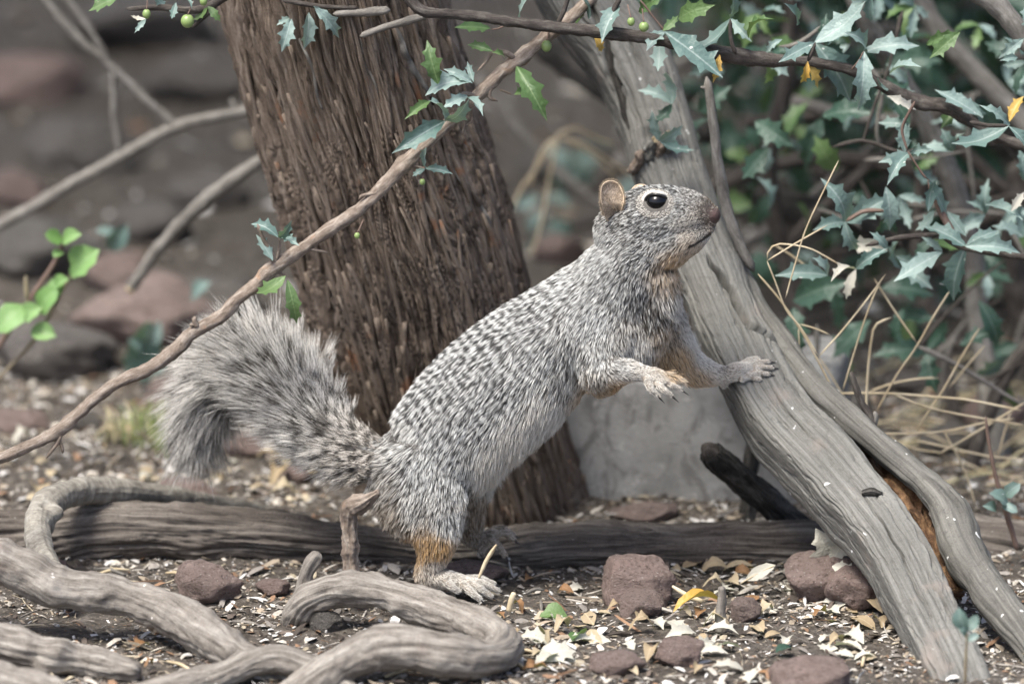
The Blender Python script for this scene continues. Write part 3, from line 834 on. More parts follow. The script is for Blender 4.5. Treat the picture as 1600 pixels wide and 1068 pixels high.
DGL = [(736, 128, 664, 150), (738, 130, 692, 108), (729, 152, 755, 182), (695, 189, 612, 240), (696, 190, 668, 156), (695, 188, 733, 154), (672, 158, 632, 187, 'leaf_green'), (685, 131, 667, 62, 'leaf_green'),
       (807, 104, 855, 190, 'leaf_green'), (830, 140, 803, 148, 'leaf_green'), (770, 80, 730, 70, 'leaf_green'), (788, 90, 768, 82, 'leaf_green'), (664, 263, 708, 272), (665, 262, 666, 230), (664, 264, 644, 276), (740, 128, 730, 96),
       (426, 407, 400, 366), (435, 371, 392, 350), (436, 370, 456, 344), (437, 372, 468, 384), (446, 431, 400, 458, 'leaf_green'), (449, 437, 464, 506, 'leaf_green'), (730, 150, 690, 170)]
for r in DGL: leafpx(br, [r], dgY(r[0]) - .006)
for b in ((854, 72, 8), (558, 368, 4.5), (660, 284, 4.5)): berry(br, b[0], b[1], dgY(b[0]) - .008, b[2])

# the overhanging twig along the top
tb_ = thing('overhanging_branch', P(641, -20, .05), 'dark twig with prickly blue green leaves hanging above the squirrel', 'branch')
stem(tb_, [(600, -60, .04, 9), (641, 0, .04, 9), (665, 19, .04, 8.5), (719, 23, .045, 8), (800, 34, .05, 8), (868, 43, .055, 9), (945, 51, .06, 10), (1019, 61, .065, 9), (1100, 78, .07, 10), (1150, 88, .075, 13), (1205, 94, .08, 11),
           (1262, 96, .085, 8), (1330, 110, .09, 8), (1388, 138, .095, 10), (1430, 158, .10, 12), (1480, 168, .10, 11), (1515, 190, .105, 9), (1560, 215, .11, 8), (1640, 240, .11, 8)], 'dark_twig', 7, 'main_stem', 18, 0.0006, 0.35)
for rows, rr, m in (([(668, 24), (610, 40), (562, 57)], 6.5, 'grey_twig'), ([(610, 16), (560, 20), (520, 22)], 7, 'grey_twig'), ([(868, 43), (880, 20), (890, -10)], 4, 'dark_twig'), ([(945, 51), (955, 25), (970, -5)], 5, 'dark_twig'), ([(1040, 50), (1020, 25), (1000, 0)], 3, 'red_stem'),
                    ([(1150, 86), (1142, 60), (1141, 30)], 3.5, 'dark_twig'), ([(1262, 96), (1270, 80), (1274, 66)], 3, 'dark_twig'), ([(1330, 110), (1342, 95), (1350, 80)], 3, 'red_stem'), ([(1430, 158), (1410, 200), (1418, 236)], 4, 'red_stem'),
                    ([(1418, 236), (1440, 270), (1450, 280)], 3, 'red_stem'), ([(800, 34), (780, 44), (768, 46)], 3, 'red_stem'), ([(1515, 190), (1545, 196), (1577, 196)], 3.5, 'dark_twig'), ([(440, 0), (500, 10), (560, 12)], 4, 'dark_twig')):
    stem(tb_, [(a, b, .06, rr * (.6 if m == 'red_stem' else 1) * (1 - .3 * k / 2)) for k, (a, b) in enumerate(rows)], m, 8, 'twig', 8)
TBL = [(820, 46, 826, -4), (766, 45, 710, 43, 'leaf_green'), (968, 8, 940, 68), (928, 54, 940, 82, 'leaf_yellow'), (1141, 30, 1082, 80), (1141, 30, 1142, -22), (1141, 30, 1175, 66), (1038, 50, 1130, 122), (1036, 50, 1010, 80), (1060, 30, 1118, 8, 'leaf_green'), (1036, 48, 1060, 24, 'leaf_green'),
       (1124, 86, 1114, 130, 'leaf_yellow'), (1030, 60, 1028, 112), (1273, 67, 1216, 98), (1273, 67, 1352, 2), (1273, 67, 1328, 160), (1222, 62, 1196, 84), (1256, 98, 1278, 138, 'leaf_yellow'), (1262, 96, 1250, 130, 'leaf_yellow'), (1350, 81, 1437, 72), (1350, 81, 1340, 174), (1350, 81, 1318, 50),
       (1390, 116, 1440, 105), (1386, 150, 1432, 172, 'leaf_pale'), (1388, 140, 1372, 120), (1536, 184, 1460, 140), (1577, 196, 1486, 224), (1577, 196, 1530, 164), (1577, 198, 1606, 250), (1577, 190, 1600, 150, 'leaf_yellow'), (1414, 238, 1412, 184), (1424, 238, 1460, 234), (1424, 240, 1372, 254), (1420, 240, 1386, 290),
       (1448, 70, 1500, 50, 'leaf_green'), (1500, 50, 1452, 92, 'leaf_green'), (920, 30, 905, -10), (1000, 20, 1040, -10, 'leaf_green'), (900, 38, 925, 4, 'leaf_green'), (1170, 60, 1210, 30, 'leaf_green'), (1245, 40, 1225, 5),
       (1590, 90, 1562, 95), (1600, 60, 1560, 92), (482, 20, 474, 78), (455, 30, 440, 82), (490, 10, 530, 60), (455, 28, 432, 40), (480, 6, 520, -16), (440, 10, 470, -10, 'leaf_green')]
for r in TBL: leafpx(tb_, [r], .05 + .05 * random.random())
for b in ((1006, 42, 8), (986, 34, 6)): berry(tb_, b[0], b[1], .05, b[2])
# corner sprig above the left side
sp = thing('berry_sprig', P(350, -20, .03), 'short dark sprig with round green berries beside the upper trunk', 'branch')
stem(sp, [(380, -30, .03, 8), (345, -2, .03, 8), (305, 16, .03, 6), (255, 12, .03, 5), (196, 14, .03, 3)], 'dark_twig', 9, 'main_stem', 12)
stem(sp, [(345, 0, .03, 4), (320, 25, .03, 4), (300, 44, .03, 2)], 'dark_twig', 9, 'twig', 8)
for r in [(190, -6, 138, 18, 'leaf_green'), (228, 30, 210, 52), (228, 30, 204, 24, 'leaf_pale'), (275, 4, 268, 30), (282, -4, 300, 14), (325, 10, 345, 34, 'leaf_green'), (325, 12, 300, 32, 'leaf_green'), (240, -10, 262, 12)]: leafpx(sp, [r], .025)
for b in ((293, 33, 10.5), (229, 22, 6.5), (318, 2, 6)): berry(sp, b[0], b[1], .02, b[2])

# prickly shrub on the right
shb = thing('prickly_shrub', G(1540, 760), 'tangled prickly shrub with holly like blue green leaves behind the leaning log', 'shrub')
for k, (rows, m) in enumerate([
    ([(1320, -60, .30, 15), (1345, 20, .30, 15), (1400, 110, .32, 15), (1445, 190, .33, 15), (1490, 290, .34, 17), (1520, 400, .35, 16), (1528, 500, .35, 17), (1545, 600, .34, 18), (1556, 700, .33, 22), (1556, 790, .33, 26)], 'grey_twig'),
    ([(1380, -330, .16, 10), (1430, -160, .13, 14), (1500, -40, .12, 17), (1560, 10, .12, 17), (1600, 60, .12, 16), (1680, 160, .13, 16), (1730, 420, .2, 18), (1740, 700, .3, 22), (1740, 800, .3, 24)], 'grey_twig'),
    ([(1420, -40, .42, 18), (1460, 40, .42, 16), (1530, 120, .42, 16), (1600, 190, .42, 17), (1700, 300, .4, 18)], 'grey_twig'),
    ([(1104, 120, .11, 6), (1112, 170, .11, 7), (1120, 240, .11, 8), (1130, 300, .11, 9), (1143, 350, .11, 9), (1160, 390, .11, 8), (1178, 424, .11, 7)], 'grey_twig'),
    ([(1109, 140, .11, 4), (1094, 136, .11, 2)], 'grey_twig'),
    ([(1640, 408, .09, 6), (1560, 395, .09, 6), (1500, 384, .09, 5), (1470, 366, .09, 5)], 'dark_twig'),
    ([(1640, 500, .30, 15), (1590, 560, .30, 13), (1556, 620, .30, 12), (1520, 720, .3, 12), (1500, 800, .3, 12)], 'dark_twig'),
    ([(1470, 366, .09, 4), (1400, 372, .09, 4), (1352, 384, .09, 3)], 'dark_twig'),
    ([(1450, 280, .1, 4), (1470, 330, .1, 5), (1500, 384, .09, 5)], 'red_stem'),
    ([(1385, 330, .10, 3), (1350, 330, .1, 3), (1320, 347, .1, 3)], 'red_stem'),
    ([(1470, 160, .40, 11), (1440, 300, .42, 12), (1440, 420, .43, 13), (1470, 560, .43, 14), (1500, 700, .42, 16)], 'dark_twig'),
    ([(1240, -40, .46, 14), (1230, 120, .46, 13), (1200, 260, .47, 14), (1230, 420, .48, 14), (1260, 560, .47, 15), (1270, 660, .45, 15)], 'dark_twig'),
    ([(1600, 250, .5, 22), (1580, 400, .5, 22), (1620, 560, .5, 24), (1640, 700, .48, 24)], 'dark_twig'),
    ([(1180, 300, .55, 22), (1260, 330, .52, 26), (1340, 340, .5, 24), (1420, 380, .5, 20)], 'char'),
    ([(840, 60, .6, 26), (920, 110, .58, 30), (1000, 160, .55, 26), (1120, 210, .5, 20)], 'char'),
    ([(1100, 300, .5, 12), (1250, 250, .5, 12), (1400, 260, .5, 14), (1560, 300, .5, 12)], 'dark_twig')]):
    stem(shb, rows, m, 100 + k, 'stem', 16, 0.0008, 0.25, 0.5)
for k in range(26):
    px = random.uniform(1180, 1620); py = random.uniform(0, 620); Yk = random.uniform(.14, .5); a = random.uniform(-1.2, 1.9); L = random.uniform(90, 260)
    q = [(px + math.cos(a) * L * t_ + random.uniform(-10, 10), py + math.sin(a) * L * t_ + random.uniform(-10, 10), Yk, random.uniform(2.5, 5) * (1 - .5 * t_)) for t_ in (0, .35, .7, 1)]
    stem(shb, q, random.choice(['grey_twig', 'grey_twig', 'dark_twig']), 500 + k, 'stem', 8, 0.0003, 0.2, 0.4)
SHL = [(1384, 292, 1390, 360), (1320, 347, 1282, 278), (1320, 347, 1392, 308), (1320, 347, 1270, 360), (1320, 345, 1340, 390), (1387, 390, 1320, 381, 'leaf_pale'), (1387, 390, 1358, 362), (1387, 392, 1336, 418), (1509, 385, 1440, 353), (1509, 385, 1595, 396), (1509, 385, 1490, 470), (1509, 384, 1560, 360),
       (1472, 394, 1396, 440), (1472, 392, 1440, 370), (1337, 421, 1322, 468, 'leaf_pale'), (1337, 421, 1298, 440, 'leaf_pale'), (1337, 420, 1386, 388), (1293, 430, 1210, 431), (1293, 430, 1268, 402), (1480, 330, 1510, 370), (1450, 282, 1480, 340), (1460, 330, 1430, 360), (1450, 330, 1462, 280), (1400, 400, 1440, 420), (1540, 320, 1600, 345), (1580, 330, 1600, 300, 'leaf_pale')]
for r in SHL: leafpx(shb, [r], .075 + .05 * random.random())
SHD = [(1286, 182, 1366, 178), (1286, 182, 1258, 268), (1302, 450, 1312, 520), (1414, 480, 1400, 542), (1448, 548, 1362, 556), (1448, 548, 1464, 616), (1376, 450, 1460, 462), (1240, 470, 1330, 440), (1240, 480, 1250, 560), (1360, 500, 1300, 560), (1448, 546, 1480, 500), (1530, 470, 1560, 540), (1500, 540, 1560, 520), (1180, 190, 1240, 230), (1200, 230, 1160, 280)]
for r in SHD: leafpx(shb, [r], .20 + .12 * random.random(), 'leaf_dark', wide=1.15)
for k in range(32):
    px = random.uniform(1000, 1620); py = random.uniform(-30, 250) if k < 22 else random.uniform(250, 470)
    if k >= 22: px = random.uniform(1380, 1620)
    Yd = random.uniform(.10, .34); c = P(px, py, Yd); a0 = random.uniform(0, 6.28)
    for da in (-1.0, 0, 1.1):                # leaves come in threes
        a = a0 + da; L = random.uniform(.014, .025)
        leaf(shb, c, c + Vector((math.cos(a) * L, random.uniform(-.5, .3) * L, math.sin(a) * L)), 'holly', 'leaf' if random.random() < .6 else random.choice(['leaf_dark', 'leaf_green', 'leaf_dark']), random.uniform(.7, 1.1), tiltj=.8)
# deeper foliage of the same shrub
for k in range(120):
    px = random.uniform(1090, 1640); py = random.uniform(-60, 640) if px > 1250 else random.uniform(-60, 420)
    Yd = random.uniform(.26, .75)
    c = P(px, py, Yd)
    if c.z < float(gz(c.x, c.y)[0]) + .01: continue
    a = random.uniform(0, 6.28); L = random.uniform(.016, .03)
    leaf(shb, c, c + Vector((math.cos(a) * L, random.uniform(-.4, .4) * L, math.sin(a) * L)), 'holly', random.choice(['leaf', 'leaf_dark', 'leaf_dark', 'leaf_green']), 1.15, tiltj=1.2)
def leaf_cloud(name, pts, sz, m, seed, parent=None):
    """many holly leaflets in one mesh"""
    r = np.random.default_rng(seed)
    v0 = np.array([(0, 0, 0), (.25, .14, .05), (.36, .27, .1), (.5, .16, .06), (.7, .22, .1), (1, 0, 0), (.7, -.22, .1), (.5, -.16, .06), (.36, -.27, .1), (.25, -.14, .05), (.5, 0, -.02)])
    f0 = [np.array([(10, i, (i + 1) % 10) for i in range(10)])]
    n = len(pts)
    q = r.normal(size=(n, 4)); q /= np.linalg.norm(q, axis=1)[:, None]
    w, x, y, z = q.T
    Rm = np.stack([1 - 2 * (y * y + z * z), 2 * (x * y - z * w), 2 * (x * z + y * w), 2 * (x * y + z * w), 1 - 2 * (x * x + z * z), 2 * (y * z - x * w), 2 * (x * z - y * w), 2 * (y * z + x * w), 1 - 2 * (x * x + y * y)], 1).reshape(n, 3, 3)
    s = r.uniform(*sz, n)
    Vv = np.einsum('nij,kj->nki', Rm, v0) * s[:, None, None] + np.asarray(pts)[:, None]
    k = len(v0)
    F = [(f[None] + (np.arange(n) * k)[:, None, None]).reshape(-1, f.shape[1]) for f in f0]
    return obj(name, mesh(name, Vv.reshape(-1, 3), F, M[m], True), parent)
pts = []
for _ in range(8500):                     # crown added out of frame to block sky light, plus the shrub's far side
    p = np.array([random.uniform(0.06, 0.95), random.uniform(0.36, 1.6), random.uniform(0.26, 0.95)])
    if p[2] < 0.27 + 0.10 * max(0, p[1] - .4) + (.12 if p[0] < .12 else 0): continue
    pts.append(p)
for _ in range(8000):                      # low thicket well behind
    p = np.array([random.uniform(0.02, 1.0), random.uniform(0.62, 1.7), random.uniform(0.0, 0.5)])
    if p[0] < .10 + .16 * max(0, .14 - p[2]) / .14: continue
    pts.append(p)
fol = leaf_cloud('foliage_and_shade', pts, (.022, .042), 'leaf_dark', 5, shb); fol['kind'] = 'stuff'
cpts = []
while len(cpts) < 5200:
    p = np.array([random.uniform(-1.9, 0.5), random.uniform(0.45, 3.2), random.uniform(0.75, 1.55)])
    if pn(np.array([[p[0] * 2.2, p[1] * 2.2, p[2] * 2.2]]), 12)[0] < -.12: continue
    cpts.append(p)
for k, (x, y, z) in enumerate([(-.9, 1.2, 1.1), (-1.4, 2.0, 1.2), (.1, 1.6, 1.15), (-.5, 2.6, 1.25)]):
    b0 = Vector(trq[int(360 + 8 * k), :3])
    tube('limb', [(*b0, .035), (b0.x * .5 + x * .5, b0.y * .5 + y * .5, b0.z * .4 + z * .6 + .08, .024), (x, y, z, .008)], 60, 16, M['bark'], trunk, disp=fibres(0.003, 200, 12, 400 + k, lump=.15, klump=20))
shade_crown = leaf_cloud('shade_crown', cpts, (.05, .10), 'leaf_dark', 9, trunk); shade_crown['kind'] = 'stuff'  # unseen leaf mass added overhead to shade the background ground
# ------------------------------------------------------------------ dead brush behind the gap
for k, (rows, m, lab) in enumerate([
    ([(0, 352, .50, 9), (80, 306, .5, 9), (190, 244, .5, 9.5), (270, 200, .5, 9), (340, 182, .5, 8), (402, 170, .5, 7.5), (470, 160, .5, 6)], 'grey_twig', 0)]):
    bt = thing('bare_twig', P(0, 352, .5), 'out of focus forked grey twig reaching toward the trunk', 'twig')
    stem(bt, [(-420, 640, .45, 11), (-250, 500, .48, 10), (-80, 395, .5, 9)] + rows, m, 120, 'main_stem', 14)
    stem(bt, [(275, 198, .5, 7), (222, 150, .5, 6.5), (165, 96, .5, 6.5), (120, 58, .5, 7), (70, 0, .5, 6.5), (40, -40, .5, 6)], m, 121, 'twig', 10)
    stem(bt, [(188, 238, .5, 5), (178, 180, .5, 5), (175, 112, .5, 5), (142, 50, .5, 6), (95, -14, .5, 6)], m, 122, 'twig', 10)
    stem(bt, [(366, 178, .5, 6), (362, 154, .5, 4)], m, 123, 'twig', 8)
bt = thing('bare_twig', P(200, 455, .42), 'straight grey stick with a pale cut end leaning against the trunk', 'twig')
stem(bt, [(203, 452, .42, 8.5), (250, 386, .41, 10), (310, 322, .40, 11), (370, 276, .39, 11), (440, 232, .38, 10), (520, 190, .36, 9)], 'grey_twig', 124, 'main_stem', 16)
pe = P(202, 454, .419)
tube('cut_end', [(pe.x - .0002, pe.y - .0005, pe.z - .0002, .0030), (pe.x + .0004, pe.y, pe.z + .0006, .0038)], 6, 16, M['straw'], bt)

# small leafy plant on the left
pl = thing('leafy_seedling', P(-20, 560, .28), 'young plant with rounded bright green leaves beside the forked twig', 'plant')
stem(pl, [(-40, 600, .28, 4.5), (-5, 545, .28, 4.5), (45, 470, .28, 4), (90, 402, .28, 3.5), (100, 366, .28, 2.5)], 'red_stem', 130, 'stem', 10)
stem(pl, [(-40, 640, .28, 3), (0, 590, .28, 3), (60, 522, .28, 3), (100, 448, .28, 2.5), (122, 410, .28, 2)], 'green_stem', 131, 'stem', 10)
for a, b, c, d in [(98, 376, 70, 366), (98, 380, 128, 366), (96, 392, 84, 402), (112, 432, 156, 390), (70, 455, 100, 446), (62, 490, 92, 450), (40, 478, -6, 520), (35, 500, 66, 480), (48, 516, 88, 526), (86, 450, 108, 436)]:
    leaf(pl, P(a, b, .278), P(c, d, .27), 'round', 'round_leaf', random.uniform(.8, 1.0), tiltj=.35)
stem(pl, [(43, 470, .28, 4), (41, 448, .28, 4), (40, 430, .28, 2.5)], 'green_stem', 132, 'stem', 8)
# grassy tuft and green sprouts behind the tail
def grass(name, px, py, n_, hgt, m, lab, cat, spreadm=.02, group=None):
    g = G(px, py)
    t = thing(name, g, lab, cat, group)
    for k in range(n_):
        x = g.x + random.gauss(0, spreadm * .4); y = g.y + random.gauss(0, spreadm * .4)
        z = float(gz(x, y)[0]) - .001
        h = hgt * random.uniform(.5, 1.1); a = random.uniform(0, 6.28); ln = random.uniform(.2, .8)
        w = [(x, y, z, .0007), (x + math.cos(a) * h * .2 * ln, y + math.sin(a) * h * .2 * ln, z + h * .6, .0006), (x + math.cos(a) * h * .7 * ln, y + math.sin(a) * h * .7 * ln, z + h * (1 - .25 * ln), .0002)]
        tube('blade', w, 7, 5, M[m], t)
    return t
M['grass'] = simple('grass_blade', (0.16, 0.22, 0.07), (0.28, 0.32, 0.13), 40, 0.6)
M['drygrass'] = simple('dry_blade', (0.36, 0.31, 0.18), (0.46, 0.42, 0.27), 40, 0.6)
grass('grass_tuft', 240, 700, 60, .035, 'grass', 'small yellowing green grass tuft on the ground behind the tail tip', 'grass', .03)
grass('grass_tuft', 205, 690, 30, .028, 'drygrass', 'small tuft of pale dry blades beside the green grass tuft', 'grass', .03)
spr = thing('green_sprout', G(225, 600), 'blurred upright sprout with narrow blue green leaves behind the tail', 'plant')
for a, b, c, d in [(225, 600, 232, 500), (225, 590, 190, 555), (228, 580, 262, 555), (226, 560, 200, 530), (230, 540, 250, 500), (300, 470, 330, 440), (222, 600, 205, 580), (170, 390, 200, 350), (190, 370, 150, 360)]:
    g = G(a, 605)
    leaf(spr, P(a, b, g.y - .01), P(c, d, g.y - .02), 'oval', 'leaf', 1.0)
stem(spr, [(226, 612, spr.location.y, 4), (227, 560, spr.location.y, 4), (232, 500, spr.location.y, 3)], 'green_stem', 133, 'stem', 8)
# sprouts seen in the gap between trunk and leaning log
for k, (cx, cy, wd, hh) in enumerate([(865, 330, 60, 120), (900, 250, 40, 90), (1010, 300, 30, 60)]):
    gp = G(cx, cy + hh * .5)
    t = thing('green_sprout', gp, 'blurred green leafy sprout in the gap between trunk and leaning log', 'plant', 'sprouts in the gap')
    for q in range(9):
        b = gp + Vector((random.uniform(-wd, wd) * S * .5, random.uniform(-.02, .02), random.uniform(.004, hh * S)))
        a = random.uniform(0, 6.28)
        leaf(t, b, b + Vector((math.cos(a), random.uniform(-.3, .3), math.sin(a) * .8)) * random.uniform(.018, .032), 'oval', 'leaf', 1.1, tiltj=.8)
    tube('stem', [(gp.x, gp.y, gp.z - .003, .0013), (gp.x + .002, gp.y, gp.z + hh * S * .5, .001), (gp.x - .002, gp.y, gp.z + hh * S, .0006)], 8, 6, M['green_stem'], t)
gg = thing('dry_grass_clump', P(870, 215, .62), 'blurred clump of bent straw stalks in the gap beside the trunk', 'grass')
for rows in ([(872, 212), (840, 260), (812, 300), (790, 350)], [(875, 215), (910, 225), (950, 250), (990, 275)], [(872, 215), (860, 270), (845, 350), (830, 400)], [(868, 212), (900, 200), (930, 215), (960, 225)], [(866, 215), (845, 240), (828, 290)], [(880, 215), (930, 245), (965, 280)]):
    stem(gg, [(a, b, .62, 2.6) for a, b in rows], 'straw', 140, 'stalk', 6, 0.0, 0.0)

# dry grass in front of the shrub
dg = thing('dry_grass', G(1420, 790), 'loose bent straw coloured grass stalks crossing in front of the shrub', 'grass')
Z6 = lambda x, y: (1060 + x / 2.963, 350 + y / 2.963)
for k, (rows, rr) in enumerate([([(742, -295), (600, 0), (545, 170), (495, 345)], 2), ([(690, 5), (550, 85), (410, 170)], 2), ([(410, 170), (415, 130), (440, 100), (480, 92), (600, 110), (690, 155), (752, 192)], 2.2), ([(410, 170), (450, 270), (500, 400), (560, 470), (650, 612)], 2),
        ([(368, 230), (470, 350), (560, 480), (640, 620), (722, 780)], 2.6), ([(650, 612), (760, 490), (880, 340), (960, 230)], 2.2), ([(560, 462), (630, 482), (702, 512)], 2), ([(556, 480), (560, 560), (566, 655)], 1.8), ([(760, 775), (800, 640), (850, 480), (905, 330), (945, 250)], 2.2),
        ([(868, 935), (872, 780), (880, 650), (895, 530), (915, 465), (985, 432)], 3.4), ([(905, 250), (1000, 400), (1105, 552)], 3.0), ([(915, 870), (1010, 700), (1100, 570), (1180, 430), (1262, 300)], 2.6), ([(690, 785), (850, 782), (1000, 785), (1200, 800), (1350, 815), (1590, 862)], 3.0),
        ([(980, 780), (1130, 840), (1300, 880), (1610, 932)], 2.8), ([(1100, 962), (1170, 850), (1230, 760), (1320, 600), (1395, 480)], 3.0), ([(940, 970), (1100, 968), (1250, 955), (1450, 912), (1560, 900)], 2.6), ([(1200, 1065), (1300, 1010), (1400, 950), (1610, 822)], 3.0),
        ([(1230, 960), (1290, 1067), (1340, 1180), (1378, 1310)], 2.6), ([(450, 100), (530, 150), (605, 205)], 2.4), ([(650, 615), (700, 690), (760, 790), (830, 900)], 2.2), ([(880, 775), (1000, 735), (1120, 715), (1205, 712)], 2.6), ([(1100, 1000), (1300, 1045), (1450, 1075), (1620, 1090)], 2.4),
        ([(1250, 760), (1350, 640), (1420, 560)], 2.2), ([(960, 990), (1100, 1040), (1240, 1060)], 2.0), ([(1480, 1080), (1500, 1000), (1540, 860)], 2.6)]):
    Yk = .05 + .006 * k
    stem(dg, [Z6(a, b)[:2] + (Yk, rr * .66) for a, b in rows], 'straw', 150 + k, 'stalk', 6, 0.0, 0.0, 0.5)
for k in range(60):       # low dead stalks on the ground beneath the shrub
    px = random.uniform(1240, 1620); py = random.uniform(590, 780)
    g = G(px, py); a = random.uniform(-.6, .6) + (math.pi if random.random() < .5 else 0); L = random.uniform(.025, .075); h = random.uniform(.0, .02)
    if P(px, py, g.y).y < .12: continue
    tube('stalk', [(g.x, g.y, g.z + .001, .0008), (g.x + math.cos(a) * L * .5, g.y + math.sin(a) * L * .5, g.z + .004 + h * .7, .0008), (g.x + math.cos(a) * L, g.y + math.sin(a) * L, g.z + .002 + h, .0004)], 7, 5, M[random.choice(['straw', 'drygrass', 'grey_twig'])], dg)
tw = thing('dark_twig', P(1372, 690, .06), 'short dark upright twig beside the split edge of the leaning log', 'twig')
stem(tw, [(1378, 705, .03, 8), (1366, 675, .03, 8), (1358, 648, .03, 6), (1344, 625, .03, 5), (1336, 600, .03, 5), (1330, 580, .03, 4)], 'dark_twig', 180, 'main_stem', 12)
stem(tw, [(1364, 668, .03, 5), (1368, 650, .03, 4), (1366, 642, .03, 3)], 'grey_twig', 181, 'twig', 8)
rs = thing('red_stemmed_sprig', P(1580, 830, .05), 'thin red stem with small pale green leaves by the lower right shrub edge', 'plant')
stem(rs, [(1590, 860, .06, 4), (1572, 800, .06, 4), (1556, 745, .06, 3.5), (1545, 690, .06, 3), (1540, 650, .06, 2)], 'red_stem', 182, 'stem', 8)
for a, b, c, d in [(1575, 790, 1545, 770), (1570, 775, 1595, 755), (1565, 790, 1590, 800), (1556, 800, 1535, 790)]: leaf(rs, P(a, b, .055), P(c, d, .05), 'round', 'leaf', .8)
fs = thing('low_sprig', G(1508, 1015), 'tiny blurred pale green sprig by the foot of the leaning log', 'plant')
for a, b, c, d in [(1508, 985, 1498, 948), (1512, 985, 1528, 960), (1508, 995, 1496, 975), (1512, 1000, 1530, 990)]: leaf(fs, P(a, b, -.25), P(c, d, -.25), 'round', 'leaf', .8)
stem(fs, [(1508, 1068, -.25, 2.5), (1510, 1000, -.25, 2), (1510, 975, -.25, 1.5)], 'green_stem', 183, 'stem', 8)

# random dead brush in the dim background to the right and in the gap
for k in range(34):
    px = random.uniform(860, 1640) if k % 3 else random.uniform(1150, 1640); py = random.uniform(-20, 520)
    Yk = random.uniform(.45, 1.1)
    c = P(px, py, Yk)
    z0 = float(gz(c.x, c.y)[0])
    if c.z < z0 + .01: c.z = z0 + random.uniform(.01, .04)
    a = random.uniform(-.9, .9); L = random.uniform(.10, .26)
    dv = Vector((math.cos(a), random.uniform(-.3, .3), math.sin(a))) * L
    e0, e1 = c - dv * .5, c + dv * .5
    for e in (e0, e1):
        e.z = max(e.z, float(gz(e.x, e.y)[0]) + .003)
    mid = (e0 + e1) * .5 + Vector((random.uniform(-.01, .01), 0, random.uniform(-.02, .02)))
    o = tube('dead_branch', [(*e0, .0045), (*mid, .004), (*e1, .002)], 24, 10, M[random.choice(['grey_twig', 'dark_twig', 'dark_twig'])], None, disp=fibres(0.0006, 400, 40, 200 + k, lump=.2, klump=60))
    tag(o, 'bare dead branch tangled in the dim brush behind the shrub', 'branch', 'dead branches in the brush')

# ------------------------------------------------------------------ ground litter
def scatter(n, xr, yr, bias=0):
    x = rng.uniform(*xr, n); y = rng.uniform(*yr, n)
    return x, y
PAL = np.array([[.46, .43, .38], [.56, .55, .53], [.31, .26, .20], [.24, .15, .095], [.055, .045, .038], [.24, .22, .20], [.40, .35, .26], [.13, .105, .088], [.66, .65, .63]])
PRB = np.array([.20, .13, .14, .07, .12, .18, .06, .07, .06])
def litter(name, n, xr, yr, size, kind, label, seed, pal=PAL, prb=PRB):
    r = np.random.default_rng(seed)
    if kind == 'chip':
        v0 = np.array([[-1, -.35, 0], [-.3, -.5, .12], [.5, -.38, .08], [1, 0, -.05], [.45, .4, .10], [-.35, .45, .15], [-1, .2, .02], [0, 0, .22]])
        f0 = [np.array([[0, 1, 7], [1, 2, 7], [2, 3, 7], [3, 4, 7], [4, 5, 7], [5, 6, 7], [6, 0, 7]])]
    elif kind == 'flake':
        v0 = np.array([[-1, -.4, 0], [.8, -.55, .1], [1, .45, 0], [-.7, .6, .12], [0, 0, .3]]); f0 = [np.array([[0, 1, 4], [1, 2, 4], [2, 3, 4], [3, 0, 4]])]
    elif kind == 'stick':
        a = np.array([0, 2.1, 4.2]); ring = np.stack([np.zeros(3), np.cos(a) * .07, np.sin(a) * .07 + .05], 1)
        v0 = np.concatenate([ring + [-1, 0, 0], ring + [-.2, .12, .04], ring + [.5, .1, .02], ring * [1, .5, .5] + [1, -.05, 0]])
        f0 = [np.array([[b + i, b + (i + 1) % 3, b + 3 + (i + 1) % 3, b + 3 + i] for b in (0, 3, 6) for i in range(3)]), np.array([[2, 1, 0], [9, 10, 11]])]
    else:
        bm = bmesh.new(); bmesh.ops.create_icosphere(bm, subdivisions=1, radius=1)
        v0 = np.array([v.co for v in bm.verts]) * [1, .8, .6]; f0 = [np.array([[v.index for v in f.verts] for f in bm.faces])]; bm.free()
    x = r.uniform(*xr, n); y = r.uniform(*yr, n)
    clump = pn(np.stack([x * 14, y * 14, x * 0], 1), seed)
    keep = clump * 1.3 + r.uniform(-.42, .42, n) > -0.16
    x, y = x[keep], y[keep]; n = len(x)
    z = gz(x, y)
    s = size[0] * (size[1] / size[0]) ** (r.random(n) ** 1.7)
    yaw = r.uniform(0, 6.283, n); ti = r.normal(0, .28, n); tj = r.normal(0, .28, n)
    sx = r.uniform(.7, 1.4, n); sy = r.uniform(.5, 1.3, n)
    loc = v0[None] * np.stack([s * sx, s * sy, s * r.uniform(.4, 1.8, n)], 1)[:, None]
    loc = loc * (1 + r.uniform(-.22, .22, loc.shape))
    zt = loc[..., 2] + loc[..., 0] * ti[:, None] + loc[..., 1] * tj[:, None]
    c, sn = np.cos(yaw)[:, None], np.sin(yaw)[:, None]
    Vx = loc[..., 0] * c - loc[..., 1] * sn + x[:, None]; Vy = loc[..., 0] * sn + loc[..., 1] * c + y[:, None]
    Vz = zt + (z + s * r.uniform(.05, .5, n))[:, None]
    V = np.stack([Vx, Vy, Vz], 2)
    k = len(v0)
    F = [(f[None] + (np.arange(n) * k)[:, None, None]).reshape(-1, f.shape[1]) for f in f0]
    cc = pal[r.choice(len(pal), n, p=prb / prb.sum())] * r.uniform(.75, 1.2, (n, 1))
    o = obj(name, mesh(name, V.reshape(-1, 3), F, M['litter'], False, colr=np.repeat(cc, k, 0)))
    return tag(o, label, 'litter', None, 'stuff')
